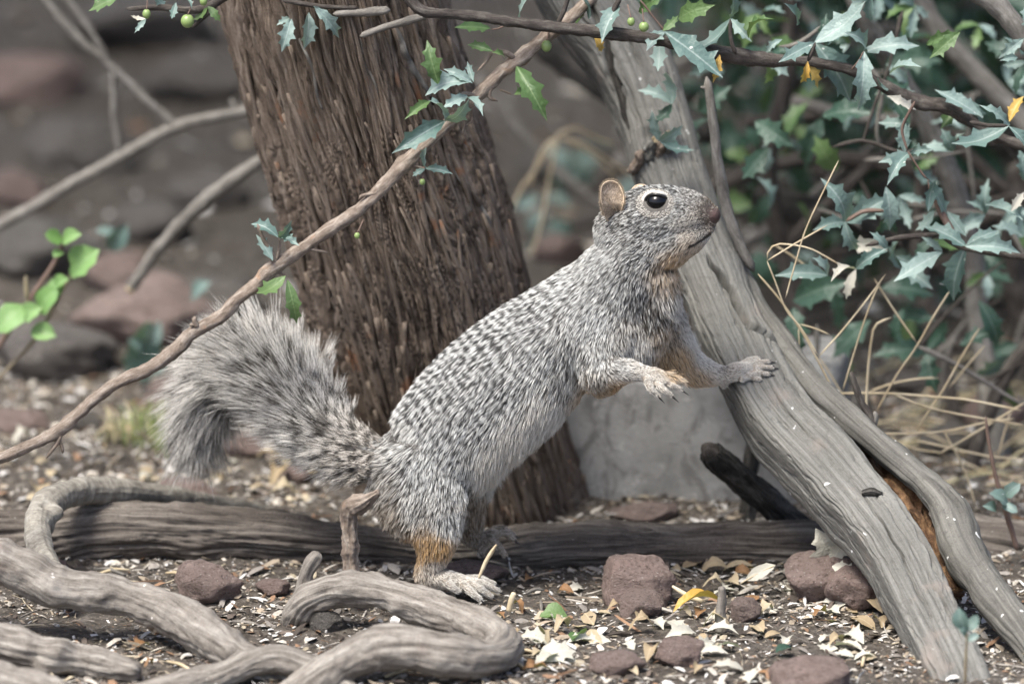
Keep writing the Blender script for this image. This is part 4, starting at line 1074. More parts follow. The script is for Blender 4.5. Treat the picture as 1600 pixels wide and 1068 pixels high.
litter('leaf_litter', 44000, (-.50, .50), (-.55, .55), (.0010, .0058), 'chip', 'crumbled dry leaf scraps and bark chips covering the soil', 1)
litter('far_litter', 5000, (-.7, .7), (.5, 2.2), (.0025, .011), 'chip', 'dry leaf scraps scattered over the ground behind the tree', 2)
litter('twig_litter', 5000, (-.46, .46), (-.42, .6), (.0025, .011), 'stick', 'tiny broken twigs and dry needles strewn over the soil', 3, PAL, np.array([.25, .08, .25, .2, .1, .15, .15, .05, .02]))
litter('fine_litter', 60000, (-.50, .50), (-.55, .62), (.0006, .0026), 'flake', 'fine tan grey crumbs of dry leaf and bark dusted over the soil', 6, PAL, np.array([.22, .10, .24, .06, .05, .20, .10, .06, .03]))
litter('gravel', 10000, (-.46, .46), (-.42, .7), (.0005, .0026), 'pebble', 'loose soil crumbs and tiny gravel between the leaf scraps', 4, PAL, np.array([.05, .05, .08, .08, .35, .15, .03, .25, .02]))

# larger dead leaves one can pick out
def dead_leaf(px, py, L, ang, kind, m, label, group=None, lift=.002, wide=1.0):
    g = G(px, py)
    a = R(ang)
    d = Vector((math.cos(a), math.sin(a), random.uniform(-.1, .2))) * L * S
    e = g + d; 
    b = g - d * .5 + Vector((0, 0, lift)); t = g + d * .5 + Vector((0, 0, lift))
    o = leaf(None, b, t, kind, m, wide, Vector((random.uniform(-.5, .5), random.uniform(-.7, .2), 1)), name='dead_leaf')
    return tag(o, label, 'leaf', group)
for k in range(46):
    px = random.uniform(830, 1420); py = random.uniform(885, 1060)
    dead_leaf(px, py, random.uniform(28, 62), random.uniform(0, 360), 'holly', 'leaf_pale', 'bleached prickly dead leaf lying in the litter in front of the fallen log', 'bleached dead leaves in the litter')
for k in range(46):
    px = random.uniform(780, 1420); py = random.uniform(885, 1062)
    dead_leaf(px, py, random.uniform(22, 50), random.uniform(0, 360), random.choice(['shard', 'oval']), 'leaf_tan', 'curled tan dead leaf lying in the litter in front of the fallen log', 'tan dead leaves in the litter')
for k in range(26):
    px = random.uniform(60, 1400); py = random.uniform(880, 1062)
    dead_leaf(px, py, random.uniform(18, 40), random.uniform(0, 360), 'shard', 'leaf_brown', 'shrivelled rust brown dead leaf on the soil in front of the fallen log', 'brown dead leaves in the litter')
for k in range(30):
    px = random.uniform(0, 560); py = random.uniform(690, 790)
    dead_leaf(px, py, random.uniform(24, 60), random.uniform(0, 360), random.choice(['oval', 'shard']), random.choice(['leaf_tan', 'leaf_pale']), 'pale dead leaf on the ground behind the fallen log and below the tail', 'dead leaves behind the log')
def up_leaf(a, b, c, d, Y, m, label, kind='holly', wide=1.3):
    o = leaf(None, P(a, b, Y), P(c, d, Y - .004), kind, m, wide, Vector((.1, -1, .3)), name='dead_leaf'); return tag(o, label, 'leaf')
up_leaf(1300, 880, 1274, 824, .0, 'leaf_pale', 'pale prickly dead leaf standing upright on top of the rounded rock', wide=1.5)
up_leaf(1300, 884, 1340, 894, -.02, 'leaf_pale', 'pale dead leaf lying flat against the leaning log beside the rounded rock', wide=1.2)
up_leaf(1300, 880, 1318, 844, -.01, 'leaf_pale', 'short pale dead leaf standing beside the upright one on the rounded rock', wide=1.3)
dead_leaf(1090, 962, 84, 25, 'oval', 'leaf_yellow', 'curved yellow dead leaf beside the pale twig stub', lift=.006, wide=.6)
dead_leaf(865, 972, 44, 10, 'round', 'leaf_green', 'fresh green leaf fallen on the litter near the looped root', lift=.004)
dead_leaf(905, 1004, 36, 60, 'round', 'leaf_green', 'small light green leaf fallen beside a flat brown rock', lift=.004)
dead_leaf(1225, 1025, 30, 30, 'round', 'leaf_dark', 'dark green leaf fallen on the litter near the pinkish rock', lift=.004)
dead_leaf(870, 1034, 64, 20, 'holly', 'leaf_pale', 'large bleached prickly leaf beside the flat brown rock', lift=.004, wide=1.5)
def gstick(rows, m, label, group=None, name='fallen_twig'):
    o = tube(name, path(rows), 40, 10, M[m], disp=fibres(0.0004, 600, 60, int(rows[0][0]), lump=.25, klump=150), capround=.6); return tag(o, label, 'twig', group)
gstick([(748, 903, -.045, 2), (758, 880, -.045, 3), (768, 862, -.045, 3.2), (776, 850, -.045, 2)], 'straw', 'pale straw bit poking up beside the squirrel\'s hind toes')
gstick([(1128, 990, -.09, 12), (1126, 960, -.09, 9), (1128, 935, -.09, 7), (1128, 915, -.09, 6)], 'root', 'pale grey twig stub standing up from the leaf litter')
gstick([(795, 955, -.1, 5), (800, 935, -.1, 5), (804, 925, -.1, 4)], 'straw', 'pale forked splinter standing near the looped root')
gstick([(1050, 915, -.04, 2), (1075, 930, -.045, 4), (1100, 940, -.05, 3)], 'leaf_pale' if False else 'straw', 'curved pale stalk lying behind the twig stub')
for k in range(26):
    px = random.uniform(30, 1400); py = random.uniform(885, 1062)
    g = G(px, py); a = random.uniform(0, 3.14); L = random.uniform(.012, .032)
    o = tube('fallen_twig', [(g.x - math.cos(a) * L * .5, g.y - math.sin(a) * L * .5, g.z + .002, .0009), (g.x, g.y, g.z + .004, .0011), (g.x + math.cos(a) * L * .5, g.y + math.sin(a) * L * .5, g.z + .0025, .0006)], 12, 6, M[random.choice(['straw', 'twig', 'grey_twig'])], disp=fibres(0.0003, 600, 100, k, lump=.2, klump=200))
    tag(o, 'short dry twig lying on the soil in front of the fallen log', 'twig', 'dry twigs on the soil')
# small grey feather by the log
fe = thing('feather', G(1180, 905), 'small grey feather caught in the litter against the fallen log', 'feather')
leaf(fe, P(1165, 906, .0), P(1212, 882, -.004), 'oval', 'leaf_pale', .8, Vector((0, -.8, .6)), 'vane')
stem(fe, [(1155, 912, -.001, 1.2), (1185, 895, -.002, 1.2), (1212, 882, -.005, .6)], 'straw', 190, 'shaft', 6, 0, 0)

# ------------------------------------------------------------------ squirrel
HY = lambda px: -(px - 985) * S * 0.30            # head turned a little toward the camera
foot_g = G(735, 924); fy = foot_g.y
hh = log_hit(1165, 582); hy = (hh.y if hh else .03)
print('foot ground', foot_g, 'log hit', hh)
CH = []
def chain(rows, sub=14): CH.append((rows, sub))
chain([(628, 735, 0, 60, 54), (672, 712, 0, 86, 74), (742, 641, 0, 99, 80), (792, 597, 0, 100, 82), (836, 558, 0, 95, 80), (876, 525, 0, 86, 76), (912, 498, 0, 82, 72), (948, 466, 0, 77, 68), (975, 425, -.002, 65, 60), (1000, 385, -.004, 56, 54)], 60)
chain([(978, 362, HY(978), 48, 50), (1008, 345, HY(1008), 52, 54), (1040, 337, HY(1040), 48, 48), (1072, 333, HY(1072), 39, 41), (1098, 333, HY(1098), 27, 29), (1112, 336, HY(1112), 15, 17)], 40)
chain([(985, 395, HY(985), 40, 46), (1020, 384, HY(1020), 40, 46), (1052, 374, HY(1052), 37, 43), (1080, 364, HY(1080), 30, 36), (1097, 358, HY(1097), 20, 26), (1106, 354, HY(1106), 12, 17)], 36)
chain([(1010, 420, -.004, 46, 44), (1008, 470, .0, 50, 50), (985, 530, .0, 50, 56), (940, 575, 0, 40, 54)], 26)
# near arm
chain([(950, 500, -.016, 50, 30), (934, 552, -.024, 38, 24), (932, 578, -.029, 26, 20)], 20)
chain([(925, 580, -.029, 24, 20), (960, 578, -.031, 22, 19), (990, 580, -.033, 16, 14), (1006, 583, -.034, 12.5, 12), (1022, 589, -.035, 14, 13), (1032, 594, -.036, 10, 12)], 20)
NEARF = [[(1010, 593, -.039), (1016, 606, -.042), (1026, 616, -.041)], [(1022, 596, -.038), (1034, 606, -.042), (1047, 616, -.041)], [(1028, 591, -.035), (1046, 600, -.038), (1061, 607, -.036)], [(1028, 583, -.031), (1047, 587, -.032), (1064, 596, -.030)]]
for f in NEARF: chain([(*f[0], 5.2, 5.2), (*f[1], 4.6, 4.6), (*f[2], 3.9, 3.9)], 8)
# far arm, paw on the log
ay = lambda px, py, o: (log_hit(px, py).y if log_hit(px, py) else hy) - o
chain([(1005, 480, .018, 48, 30), (1040, 535, .022, 42, 26), (1066, 565, (.022 + hy) / 2, 32, 22), (1102, 580, hy - .006, 21, 16), (1130, 585, hy - .006, 14, 12), (1150, 580, ay(1150, 580, .006), 14, 12), (1164, 577, ay(1164, 577, .0045), 11, 12)], 34)
FARF = []
for (a, b, c, d) in [(1158, 570, 1184, 560), (1166, 573, 1201, 565), (1168, 579, 1206, 574), (1166, 586, 1200, 584), (1158, 591, 1185, 592)]:
    FARF.append([(a, b, ay(a, b, .0045)), ((a + c) / 2, (b + d) / 2 - 3, ay((a + c) / 2, (b + d) / 2 - 3, .0042)), (c, d, ay(c, d, .002))])
for f in FARF: chain([(*f[0], 5.0, 5.0), (*f[1], 4.5, 4.5), (*f[2], 3.9, 3.9)], 8)
chain([(1130, 592, hy - .004, 9, 9), (1129, 600, hy - .004, 7, 7)], 5)
# near hind leg
chain([(652, 722, -.016, 70, 44), (668, 785, -.024, 63, 36), (680, 835, -.027, 40, 28), (677, 870, -.027, 24, 21), (666, 897, -.027, 18, 17)], 36)
chain([(664, 898, -.027, 17, 16), (692, 903, -.029, 16, 16), (720, 910, -.031, 13, 17), (738, 915, -.032, 10, 17)], 20)
HINDF = [[(698, 908, -.045), (706, 916, -.048), (714, 922, -.048)], [(724, 914, -.045), (737, 925, -.049), (748, 934, -.050)], [(734, 912, -.038), (750, 919, -.041), (766, 930, -.041)], [(736, 908, -.032), (756, 911, -.033), (777, 922, -.033)], [(728, 904, -.026), (748, 903, -.025), (770, 911, -.024)]]
for f in HINDF: chain([(*f[0], 6.2, 6.2), (*f[1], 5.4, 5.4), (*f[2], 4.6, 4.6)], 8)
# far hind leg and foot on the log
chain([(715, 740, .022, 60, 34), (726, 800, .032, 30, 24), (738, 838, .040, 16, 16), (756, 842, .042, 14, 15), (768, 838, .046, 11, 15)], 26)
FARH = [[(760, 846, .036), (752, 856, .034), (752, 864, .032)], [(766, 842, .036), (778, 852, .034), (788, 866, .032)], [(770, 834, .044), (788, 832, .044), (802, 842, .042)], [(768, 830, .050), (784, 826, .050), (800, 834, .05)]]
for f in FARH: chain([(*f[0], 6.5, 6.5), (*f[1], 5.8, 5.8), (*f[2], 4.6, 4.6)], 8)
chain([(616, 765, 0, 42, 42), (632, 805, -.002, 30, 34), (640, 825, -.004, 16, 20)], 12)
TAIL = [(600, 718, 0.0, 36, 32), (560, 708, .012, 25, 23), (520, 686, .026, 19, 18), (478, 645, .042, 16, 15), (438, 598, .058, 14, 13), (396, 568, .072, 12, 11), (352, 576, .086, 10, 10), (326, 616, .096, 9, 8), (312, 660, .102, 7, 6), (306, 692, .105, 4, 4)]
chain(TAIL, 60)
Vall, Qall, Tall, nv = [], [], [], 0
for rows, sub in CH:
    w = np.array([tuple(P(a, b, y)) + (r1 * pxm(y), r2 * pxm(y)) for a, b, y, r1, r2 in rows])
    q, u = catmull(w, sub)
    c, r1, r2 = q[:, :3], np.maximum(q[:, 3], .0008), np.maximum(q[:, 4], .0008)
    t = np.gradient(c, axis=0); t /= np.linalg.norm(t, axis=1)[:, None]
    # hemispherical ends
    cc, a1, a2, ti = [], [], [], []
    for kk in np.linspace(1, .12, 6):
        e = min(r1[0], r2[0]); cc.append(c[0] - t[0] * e * kk); f_ = math.sqrt(max(0, 1 - kk * kk)) + .02; a1.append(r1[0] * f_); a2.append(r2[0] * f_); ti.append(t[0])
    for z_ in range(len(c)): cc.append(c[z_]); a1.append(r1[z_]); a2.append(r2[z_]); ti.append(t[z_])
    for kk in np.linspace(.12, 1, 6):
        e = min(r1[-1], r2[-1]); cc.append(c[-1] + t[-1] * e * kk); f_ = math.sqrt(max(0, 1 - kk * kk)) + .02; a1.append(r1[-1] * f_); a2.append(r2[-1] * f_); ti.append(t[-1])
    cc, a1, a2, ti = map(np.array, (cc, a1, a2, ti))
    na = 28
    an = np.linspace(0, 2 * np.pi, na, endpoint=False)
    dep = np.array(FWD)
    d2 = dep[None] - ti * (ti @ dep)[:, None]; d2 /= np.linalg.norm(d2, axis=1)[:, None]
    d1 = np.cross(ti, d2)
    V = cc[:, None] + np.cos(an)[None, :, None] * d1[:, None] * a1[:, None, None] + np.sin(an)[None, :, None] * d2[:, None] * a2[:, None, None]
    ns = len(cc); V = V.reshape(-1, 3)
    i, j = np.meshgrid(np.arange(ns - 1), np.arange(na), indexing='ij')
    b = i * na; 
    Qall.append((np.stack([b + j, b + (j + 1) % na, b + na + (j + 1) % na, b + na + j], -1).reshape(-1, 4))[:, ::-1] + nv)
    V = np.vstack([V, cc[0], cc[-1]])
    j = np.arange(na)
    Tall.append(np.vstack([np.stack([np.full(na, ns * na), j, (j + 1) % na], 1)[:, ::-1], np.stack([np.full(na, ns * na + 1), (ns - 1) * na + (j + 1) % na, (ns - 1) * na + j], 1)[:, ::-1]]) + nv)
    Vall.append(V); nv += len(V)
tmp = bpy.data.objects.new('tmp', mesh('tmp', np.vstack(Vall), [np.vstack(Qall), np.vstack(Tall)]))
col.objects.link(tmp)
rm = tmp.modifiers.new('r', 'REMESH'); rm.mode = 'VOXEL'; rm.voxel_size = 0.0007; rm.use_smooth_shade = True
dg_ = bpy.context.evaluated_depsgraph_get()
bme = bpy.data.meshes.new_from_object(tmp.evaluated_get(dg_))
bpy.data.objects.remove(tmp)
nvb = len(bme.vertices)
co = np.empty(nvb * 3, np.float32); bme.vertices.foreach_get('co', co); co = co.reshape(-1, 3).astype(float)
ed = np.empty(len(bme.edges) * 2, np.int32); bme.edges.foreach_get('vertices', ed); ed = ed.reshape(-1, 2)
deg = np.bincount(ed.ravel(), minlength=nvb).astype(float)
vx, vy = proj(co)
tips = np.array([f[k][:2] for fs in (NEARF, FARF, HINDF, FARH) for f in fs for k in (0, 1, 2)])
dmin = np.min(np.hypot(vx[:, None] - tips[None, :, 0], vy[:, None] - tips[None, :, 1]), axis=1)
wsm = np.clip((dmin - 8) / 25, 0.06, 1)
head = np.hypot(vx - 1060, vy - 350) < 75
wsm[head] = np.minimum(wsm[head], .5)
for it in range(40):
    acc = np.stack([np.bincount(ed[:, 0], co[ed[:, 1], k], nvb) + np.bincount(ed[:, 1], co[ed[:, 0], k], nvb) for k in range(3)], 1) / deg[:, None]
    co += (acc - co) * 0.55 * wsm[:, None]
bme.vertices.foreach_set('co', co.astype(np.float32).ravel()); bme.update()
vn = np.empty(nvb * 3, np.float32); bme.vertices.foreach_get('normal', vn); vn = vn.reshape(-1, 3).astype(float)
vx, vy = proj(co)
# colour of the skin under the fur
def near(px, py, cx, cy, r): return np.exp(-((px - cx) ** 2 + (py - cy) ** 2) / (r * r))
def segd(px, py, pts):
    d = np.full(len(px), 1e9)
    for (x0, y0), (x1, y1) in zip(pts, pts[1:]):
        t = np.clip(((px - x0) * (x1 - x0) + (py - y0) * (y1 - y0)) / ((x1 - x0) ** 2 + (y1 - y0) ** 2), 0, 1)
        d = np.minimum(d, np.hypot(px - x0 - t * (x1 - x0), py - y0 - t * (y1 - y0)))
    return d
sk = np.tile([.085, .078, .07], (nvb, 1))
def blend(c, m): 
    global sk
    sk = sk * (1 - m[:, None]) + np.array(c) * m[:, None]
blend((.27, .235, .195), np.clip(1.4 - dmin / 16, 0, 1))
blend((.02, .014, .013), near(vx, vy, 1122, 342, 3.5))
blend((.075, .045, .040), near(vx, vy, 1118, 337, 17))
blend((.03, .022, .02), np.clip(1.5 - segd(vx, vy, [(1113, 362), (1098, 372), (1076, 384)]) / 3.5, 0, 1))
blend((.40, .26, .21), near(vx, vy, 1130, 602, 9))
a = bme.attributes.new('Col', 'FLOAT_COLOR', 'POINT'); c4 = np.ones((nvb, 4), np.float32); c4[:, :3] = sk; a.data.foreach_set('color', c4.ravel())
bme.materials.clear(); bme.materials.append(M['skin'])
bme.polygons.foreach_set('use_smooth', np.ones(len(bme.polygons), bool))
sq = bpy.data.objects.new('squirrel', bme)
col.objects.link(sq)
tag(sq, 'grey speckled bushy tailed squirrel standing with one paw on the leaning log', 'squirrel')
sq_bvh = BVHTree.FromObject(sq, bpy.context.evaluated_depsgraph_get())
def sq_hit(px, py): return sq_bvh.ray_cast(CAM, ray(px, py).normalized())

# --- fur
# guides: px py | flow dx dy | length mm | share of pale hairs | tan | spots | lift
GD = np.array([
 (1110, 328, -1, .1, 1.4, .28, .35, 0, .25), (1106, 345, -1, .3, 1.3, .45, .4, 0, .25), (1085, 305, -1, -.1, 2.2, .5, .1, 0, .25), (1050, 288, -1, .0, 3.2, .40, .0, 0, .25), (1000, 288, -1, .15, 3.6, .34, 0, 0, .25), (970, 320, -.9, .5, 4, .45, .05, 0, .3), (1060, 320, -1, .25, 2.6, .58, .0, 0, .25),
 (1085, 350, -1, .45, 1.8, .95, .22, 0, .25), (1098, 366, -.8, .7, 1.8, .95, .25, 0, .3), (1090, 385, -.6, .8, 2.5, .75, .6, 0, .3), (1060, 412, -.4, .85, 6.5, .75, .85, 0, .45), (1040, 370, -.85, .5, 3.6, .52, 0, 0, .3), (1000, 400, -.8, .6, 4.5, .48, 0, 0, .3), (1010, 345, -1, .4, 3, .5, 0, 0, .25),
 (1040, 425, -.2, .95, 8, .6, .5, 0, .45), (940, 400, -.8, .7, 5, .62, 0, .1, .25), (960, 440, -.6, .8, 5.5, .58, 0, .1, .28), (990, 450, -.3, 1, 6, .40, 0, 0, .3), (1020, 490, .1, 1, 7, .22, .05, 0, .35), (1050, 470, .3, 1, 9, .66, .15, 0, .45), (1000, 540, 0, 1, 8, .7, .1, 0, .35),
 (930, 500, -.55, .85, 6, .66, 0, .1, .25), (880, 440, -.8, .65, 6, .64, 0, .45, .2), (820, 480, -.8, .65, 6.5, .62, 0, .8, .18), (585, 715, -1, -.1, 9, .58, .1, 0, .25), (555, 705, -1, -.3, 11, .6, .1, 0, .35), (530, 690, -.8, -.6, 13, .6, .05, 0, .45), (760, 510, -.75, .7, 6.5, .62, 0, 1, .18), (700, 560, -.7, .75, 6.5, .62, 0, 1, .18), (650, 620, -.6, .85, 7, .62, 0, .9, .18), (610, 680, -.5, .85, 7.5, .60, .05, .5, .22),
 (850, 560, -.6, .8, 6.5, .60, 0, .5, .2), (790, 600, -.65, .78, 7, .58, 0, .7, .2), (740, 650, -.6, .8, 7, .58, 0, .6, .2), (690, 690, -.5, .88, 7.5, .58, 0, .4, .22), (890, 590, -.4, .9, 8, .55, .05, .1, .25), (860, 640, -.35, .95, 10, .86, .1, 0, .34), (820, 690, -.2, 1, 12, .92, .12, 0, .3), (780, 730, -.1, 1, 13, .92, .15, 0, .32),
 (900, 560, -.3, .95, 7, .45, 0, 0, .25), (660, 740, -.35, .95, 6, .60, 0, .2, .25), (710, 750, -.25, 1, 6.5, .58, 0, .1, .28), (640, 790, -.3, .95, 6, .58, .05, .1, .28), (700, 810, -.15, 1, 7, .62, 0, 0, .3), (620, 800, -.5, .85, 9, .5, .35, 0, .35), (600, 750, -.7, .7, 8, .5, .15, 0, .3),
 (680, 850, -.1, 1, 6, .7, 1.1, 0, .3), (650, 860, -.2, 1, 6, .65, 1.0, 0, .35), (676, 885, .1, 1, 3.5, .7, .3, 0, .25), (700, 905, 1, .3, 2.4, .78, .15, 0, .2), (740, 918, 1, .4, 2.2, .85, .1, 0, .22), (768, 926, 1, .4, 1.6, .8, .1, 0, .15),
 (750, 800, 0, 1, 7, .5, .45, 0, .3), (745, 835, .3, 1, 3, .5, .4, 0, .25), (780, 845, 1, .4, 1.6, .6, .4, 0, .2),
 (940, 560, 0, 1, 5.5, .55, .0, 0, .25), (930, 590, .3, .9, 5, .55, .15, 0, .25), (965, 578, 1, .15, 3.6, .68, .05, 0, .22), (1000, 582, 1, .3, 2.4, .82, .12, 0, .2), (1025, 595, 1, .5, 2.0, .88, .12, 0, .22), (1055, 606, 1, .5, 1.4, .92, .15, 0, .15), (960, 605, .5, .9, 5, .7, .8, 0, .3), (920, 610, -.2, 1, 7, .7, .6, 0, .3),
 (1040, 520, .25, 1, 7, .6, .5, 0, .3), (1060, 555, .4, 1, 8, .8, 1.1, 0, .35), (1075, 590, .5, .9, 7, .8, 1.0, 0, .35), (1082, 522, .5, .9, 5, .9, .05, 0, .28), (1045, 575, .3, 1, 9, .8, 1.1, 0, .35), (1085, 590, .6, .8, 6, .8, .8, 0, .3), (1100, 555, .8, .6, 4, .92, 0, 0, .25), (1130, 578, 1, .2, 2.6, .9, .12, 0, .2), (1165, 575, 1, 0, 2.0, .92, .1, 0, .2), (1195, 572, 1, 0, 1.4, .8, .1, 0, .14)])
me_t = bme.copy(); 
me_t.calc_loop_triangles()
tri = np.empty(len(me_t.loop_triangles) * 3, np.int32); me_t.loop_triangles.foreach_get('vertices', tri); tri = tri.reshape(-1, 3)
bpy.data.meshes.remove(me_t)
p0, p1, p2 = co[tri[:, 0]], co[tri[:, 1]], co[tri[:, 2]]
area = np.linalg.norm(np.cross(p1 - p0, p2 - p0), axis=1) * .5
tail_line = np.array([r[:2] for r in TAIL])
cxp, cyp = proj((p0 + p1 + p2) / 3)
dt = segd(cxp, cyp, tail_line[1:])
is_tail = (cxp < 600) & (dt < 45) & (rng.random(len(cxp)) < np.clip((600 - cxp) / 70, 0, 1))
bare_tail = (cxp < 540) & (dt < 45)
print('body area', area.sum(), 'tail', area[is_tail].sum(), 'verts', nvb)
def sample(n, w):
    cdf = np.cumsum(w); f = np.searchsorted(cdf, rng.random(n) * cdf[-1])
    u, v = rng.random(n), rng.random(n); s = np.sqrt(u)
    b0, b1, b2 = 1 - s, s * (1 - v), s * v
    pos = p0[f] * b0[:, None] + p1[f] * b1[:, None] + p2[f] * b2[:, None]
    nn = vn[tri[f, 0]] * b0[:, None] + vn[tri[f, 1]] * b1[:, None] + vn[tri[f, 2]] * b2[:, None]
    nn /= np.linalg.norm(nn, axis=1)[:, None]
    return pos, nn
EYE = (1027, 317)
def guide(px, py):
    out = np.zeros((len(px), 7)); W = np.zeros(len(px))
    for g in GD:
        w = 1.0 / (((px - g[0]) ** 2 + (py - g[1]) ** 2) / 400 + .25) ** 2
        out += w[:, None] * g[2:][None]; W += w
    return out / W[:, None]
def write_hair(name, pos, rad, fc, fr, m, label=None):
    n, k = pos.shape[:2]
    cu = bpy.data.hair_curves.new(name)
    cu.add_curves([k] * n)
    cu.attributes['position'].data.foreach_set('vector', pos.astype(np.float32).ravel()) if 'position' in cu.attributes else cu.points.foreach_set('position', pos.astype(np.float32).ravel())
    ra = cu.attributes.get('radius') or cu.attributes.new('radius', 'FLOAT', 'POINT')
    ra.data.foreach_set('value', rad.astype(np.float32).ravel())
    for nm, cval in (('fcol', fc), ('froot', fr)):
        a = cu.attributes.new(nm, 'FLOAT_COLOR', 'CURVE')
        c4 = np.ones((n, 4), np.float32); c4[:, :3] = cval
        a.data.foreach_set('color', c4.ravel())
    cu.materials.append(m)
    o = bpy.data.objects.new(name, cu)
    return link(o, sq)
# density: finer on the face and paws
wt = area.copy(); wt[is_tail] = 0; wt[bare_tail] = 0
gpx = guide(cxp, cyp)
wt *= np.clip(6.5 / gpx[:, 2], .7, 3.2)
NB = 300000
pos, nn = sample(NB, wt)
px, py = proj(pos)
g = guide(px, py)
# leave the eye, nose leather, mouth and ear openings bare
ex, ey = (px - EYE[0]) / 19.5, (py - EYE[1]) / 13.5
front = nn @ np.array(FWD) < 0.05
keep = ~((ex ** 2 + ey ** 2 < 1) & front)
keep &= near(px, py, 1121, 338, 12) < .45
keep &= segd(px, py, [(1112, 363), (1098, 373), (1078, 384)]) > 2.2
keep &= ~((((px - 953) / 17) ** 2 + ((py - 310) / 27) ** 2 < 1) & front)
pos, nn, px, py, g, front = pos[keep], nn[keep], px[keep], py[keep], g[keep], front[keep]
n = len(pos)
# clumps
NCL = 80000
ci = rng.choice(n, NCL, replace=False)
kd = KDTree(NCL)
for q, c in enumerate(pos[ci]): kd.insert(c, q)
kd.balance()
cl = np.array([kd.find(p)[1] for p in pos])
fl = np.stack([g[:, 0], np.zeros(n), -g[:, 1]], 1)
fl += .16 * np.stack([pn(pos * 90, 3), pn(pos * 90, 4) * .5, pn(pos * 90, 5)], 1) * 2
fl -= nn * np.sum(fl * nn, 1)[:, None]
fl /= np.linalg.norm(fl, axis=1)[:, None] + 1e-9
lift = np.clip(g[:, 6] + rng.normal(0, .07, n), .05, .7)
hd = fl * np.sqrt(1 - lift ** 2)[:, None] + nn * lift[:, None]
hd += rng.normal(0, .06, (n, 3))
L = g[:, 2] * .001 * rng.uniform(.65, 1.2, n)
eyed = np.sqrt(((px - EYE[0]) / 1.35) ** 2 + (py - EYE[1]) ** 2)
ring = (eyed < 23) & front
L[ring] *= .5
longh = rng.random(n) < .04
L[longh] *= 1.35
# clump the tips
tipv = hd * L[:, None]
cpos, ctip = pos[ci][cl], (pos[ci] + tipv[ci])[cl]
tw_ = (ctip - pos) * .5 + tipv * .5
dist = np.linalg.norm(cpos - pos, axis=1)
tipv = np.where((dist < .0035)[:, None], tw_, tipv)
K = 5
s = np.linspace(0, 1, K)
hp = pos[:, None] + tipv[:, None] * s[None, :, None]
sag = (L * .16)[:, None] * (s ** 2)[None]
hp = hp - nn[:, None] * sag[..., None] * (.35) + np.array([0, 0, -1]) * (L * .05)[:, None, None] * (s ** 2)[None, :, None]
hp -= nn[:, None] * .0003 * (1 - s)[None, :, None]
rad = np.clip(.000085 * (L / .006) ** .35, .00005, .00010)[:, None] * np.array([.8, 1, 1, .75, .2])[None]
# colour
ax = np.array([.78, -.63]); pe_ = np.array([.63, .78])
def fur_tone(px, py, g, seed, r):
    s_ = (px - 655) * ax[0] + (py - 720) * ax[1]; t_ = (px - 655) * pe_[0] + (py - 720) * pe_[1]
    q = np.stack([s_ / 70, t_ / 70, s_ * 0], 1)
    w1 = pn(q, 41) * 1.8 + pn(q * 3.1, 47) * .5; w2 = pn(q * 1.7, 42) * 2.0
    row = .5 + .5 * np.cos(2 * np.pi * (s_ / 15.0 + w1 * .6))
    dot = .5 + .5 * np.cos(2 * np.pi * (t_ / 12.5 + w2 * .8 + .5 * np.floor(s_ / 15.0 + w1 * .6)))
    pat = (row ** .8) * (.12 + .88 * dot) * 1.35
    nz = pn(np.stack([px / 3.2, py / 3.2, px * 0], 1), seed) * 1.0
    return g[:, 3] + .0 + g[:, 5] * (pat - .38) * 1.45 + nz * (.55 - .22 * np.clip(g[:, 5], 0, 1))
tpx, tpy = proj(hp[:, 3])
pc = fur_tone(tpx[ci], tpy[ci], g[ci], 44, rng) + rng.normal(0, .14, NCL)
patt = fur_tone(tpx, tpy, g, 44, rng)
sw = np.clip(g[:, 5], 0, 1)
val = pc[cl] * (1 - .75 * sw) + patt * .75 * sw + rng.normal(0, .12, n)
pale = 1 / (1 + np.exp(-(val - .5) * 9))
dark = np.array([.016, .015, .015]); light = np.array([.76, .765, .735])
fc = dark * (1 - pale[:, None]) + light * pale[:, None] * rng.uniform(.82, 1.12, (n, 1))
tanc = np.array([.58, .35, .13])
ta = np.clip(g[:, 4] * rng.uniform(.5, 1.2, n), 0, .9)[:, None]
fc = fc * (1 - ta) + (tanc * (0.35 + .75 * pale[:, None])) * ta
crm = np.clip((g[:, 3] - .7) * 3, 0, 1)[:, None] * .75            # belly and paws: cream
fc = fc * (1 - crm) + np.array([.68, .64, .56]) * rng.uniform(.8, 1.1, (n, 1)) * crm
wd_ = np.full(n, 99.0)
for rw in range(4):
    for cq in range(5):                      # dark whisker-root dots on the muzzle
        wd_ = np.minimum(wd_, np.hypot(px - (1066 + cq * 8 + rw * 1.5), py - (338 + rw * 7.5 - cq * 1.2)))
fc[(wd_ < 1.3) & front] = .02
fc[ring] = np.array([.76, .73, .66]) * rng.uniform(.85, 1.08, (ring.sum(), 1))
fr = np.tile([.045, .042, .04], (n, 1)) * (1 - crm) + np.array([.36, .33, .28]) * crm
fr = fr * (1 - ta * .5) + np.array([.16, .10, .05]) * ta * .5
write_hair('fur', hp, rad, np.clip(fc, .01, .8), fr, M['fur'])

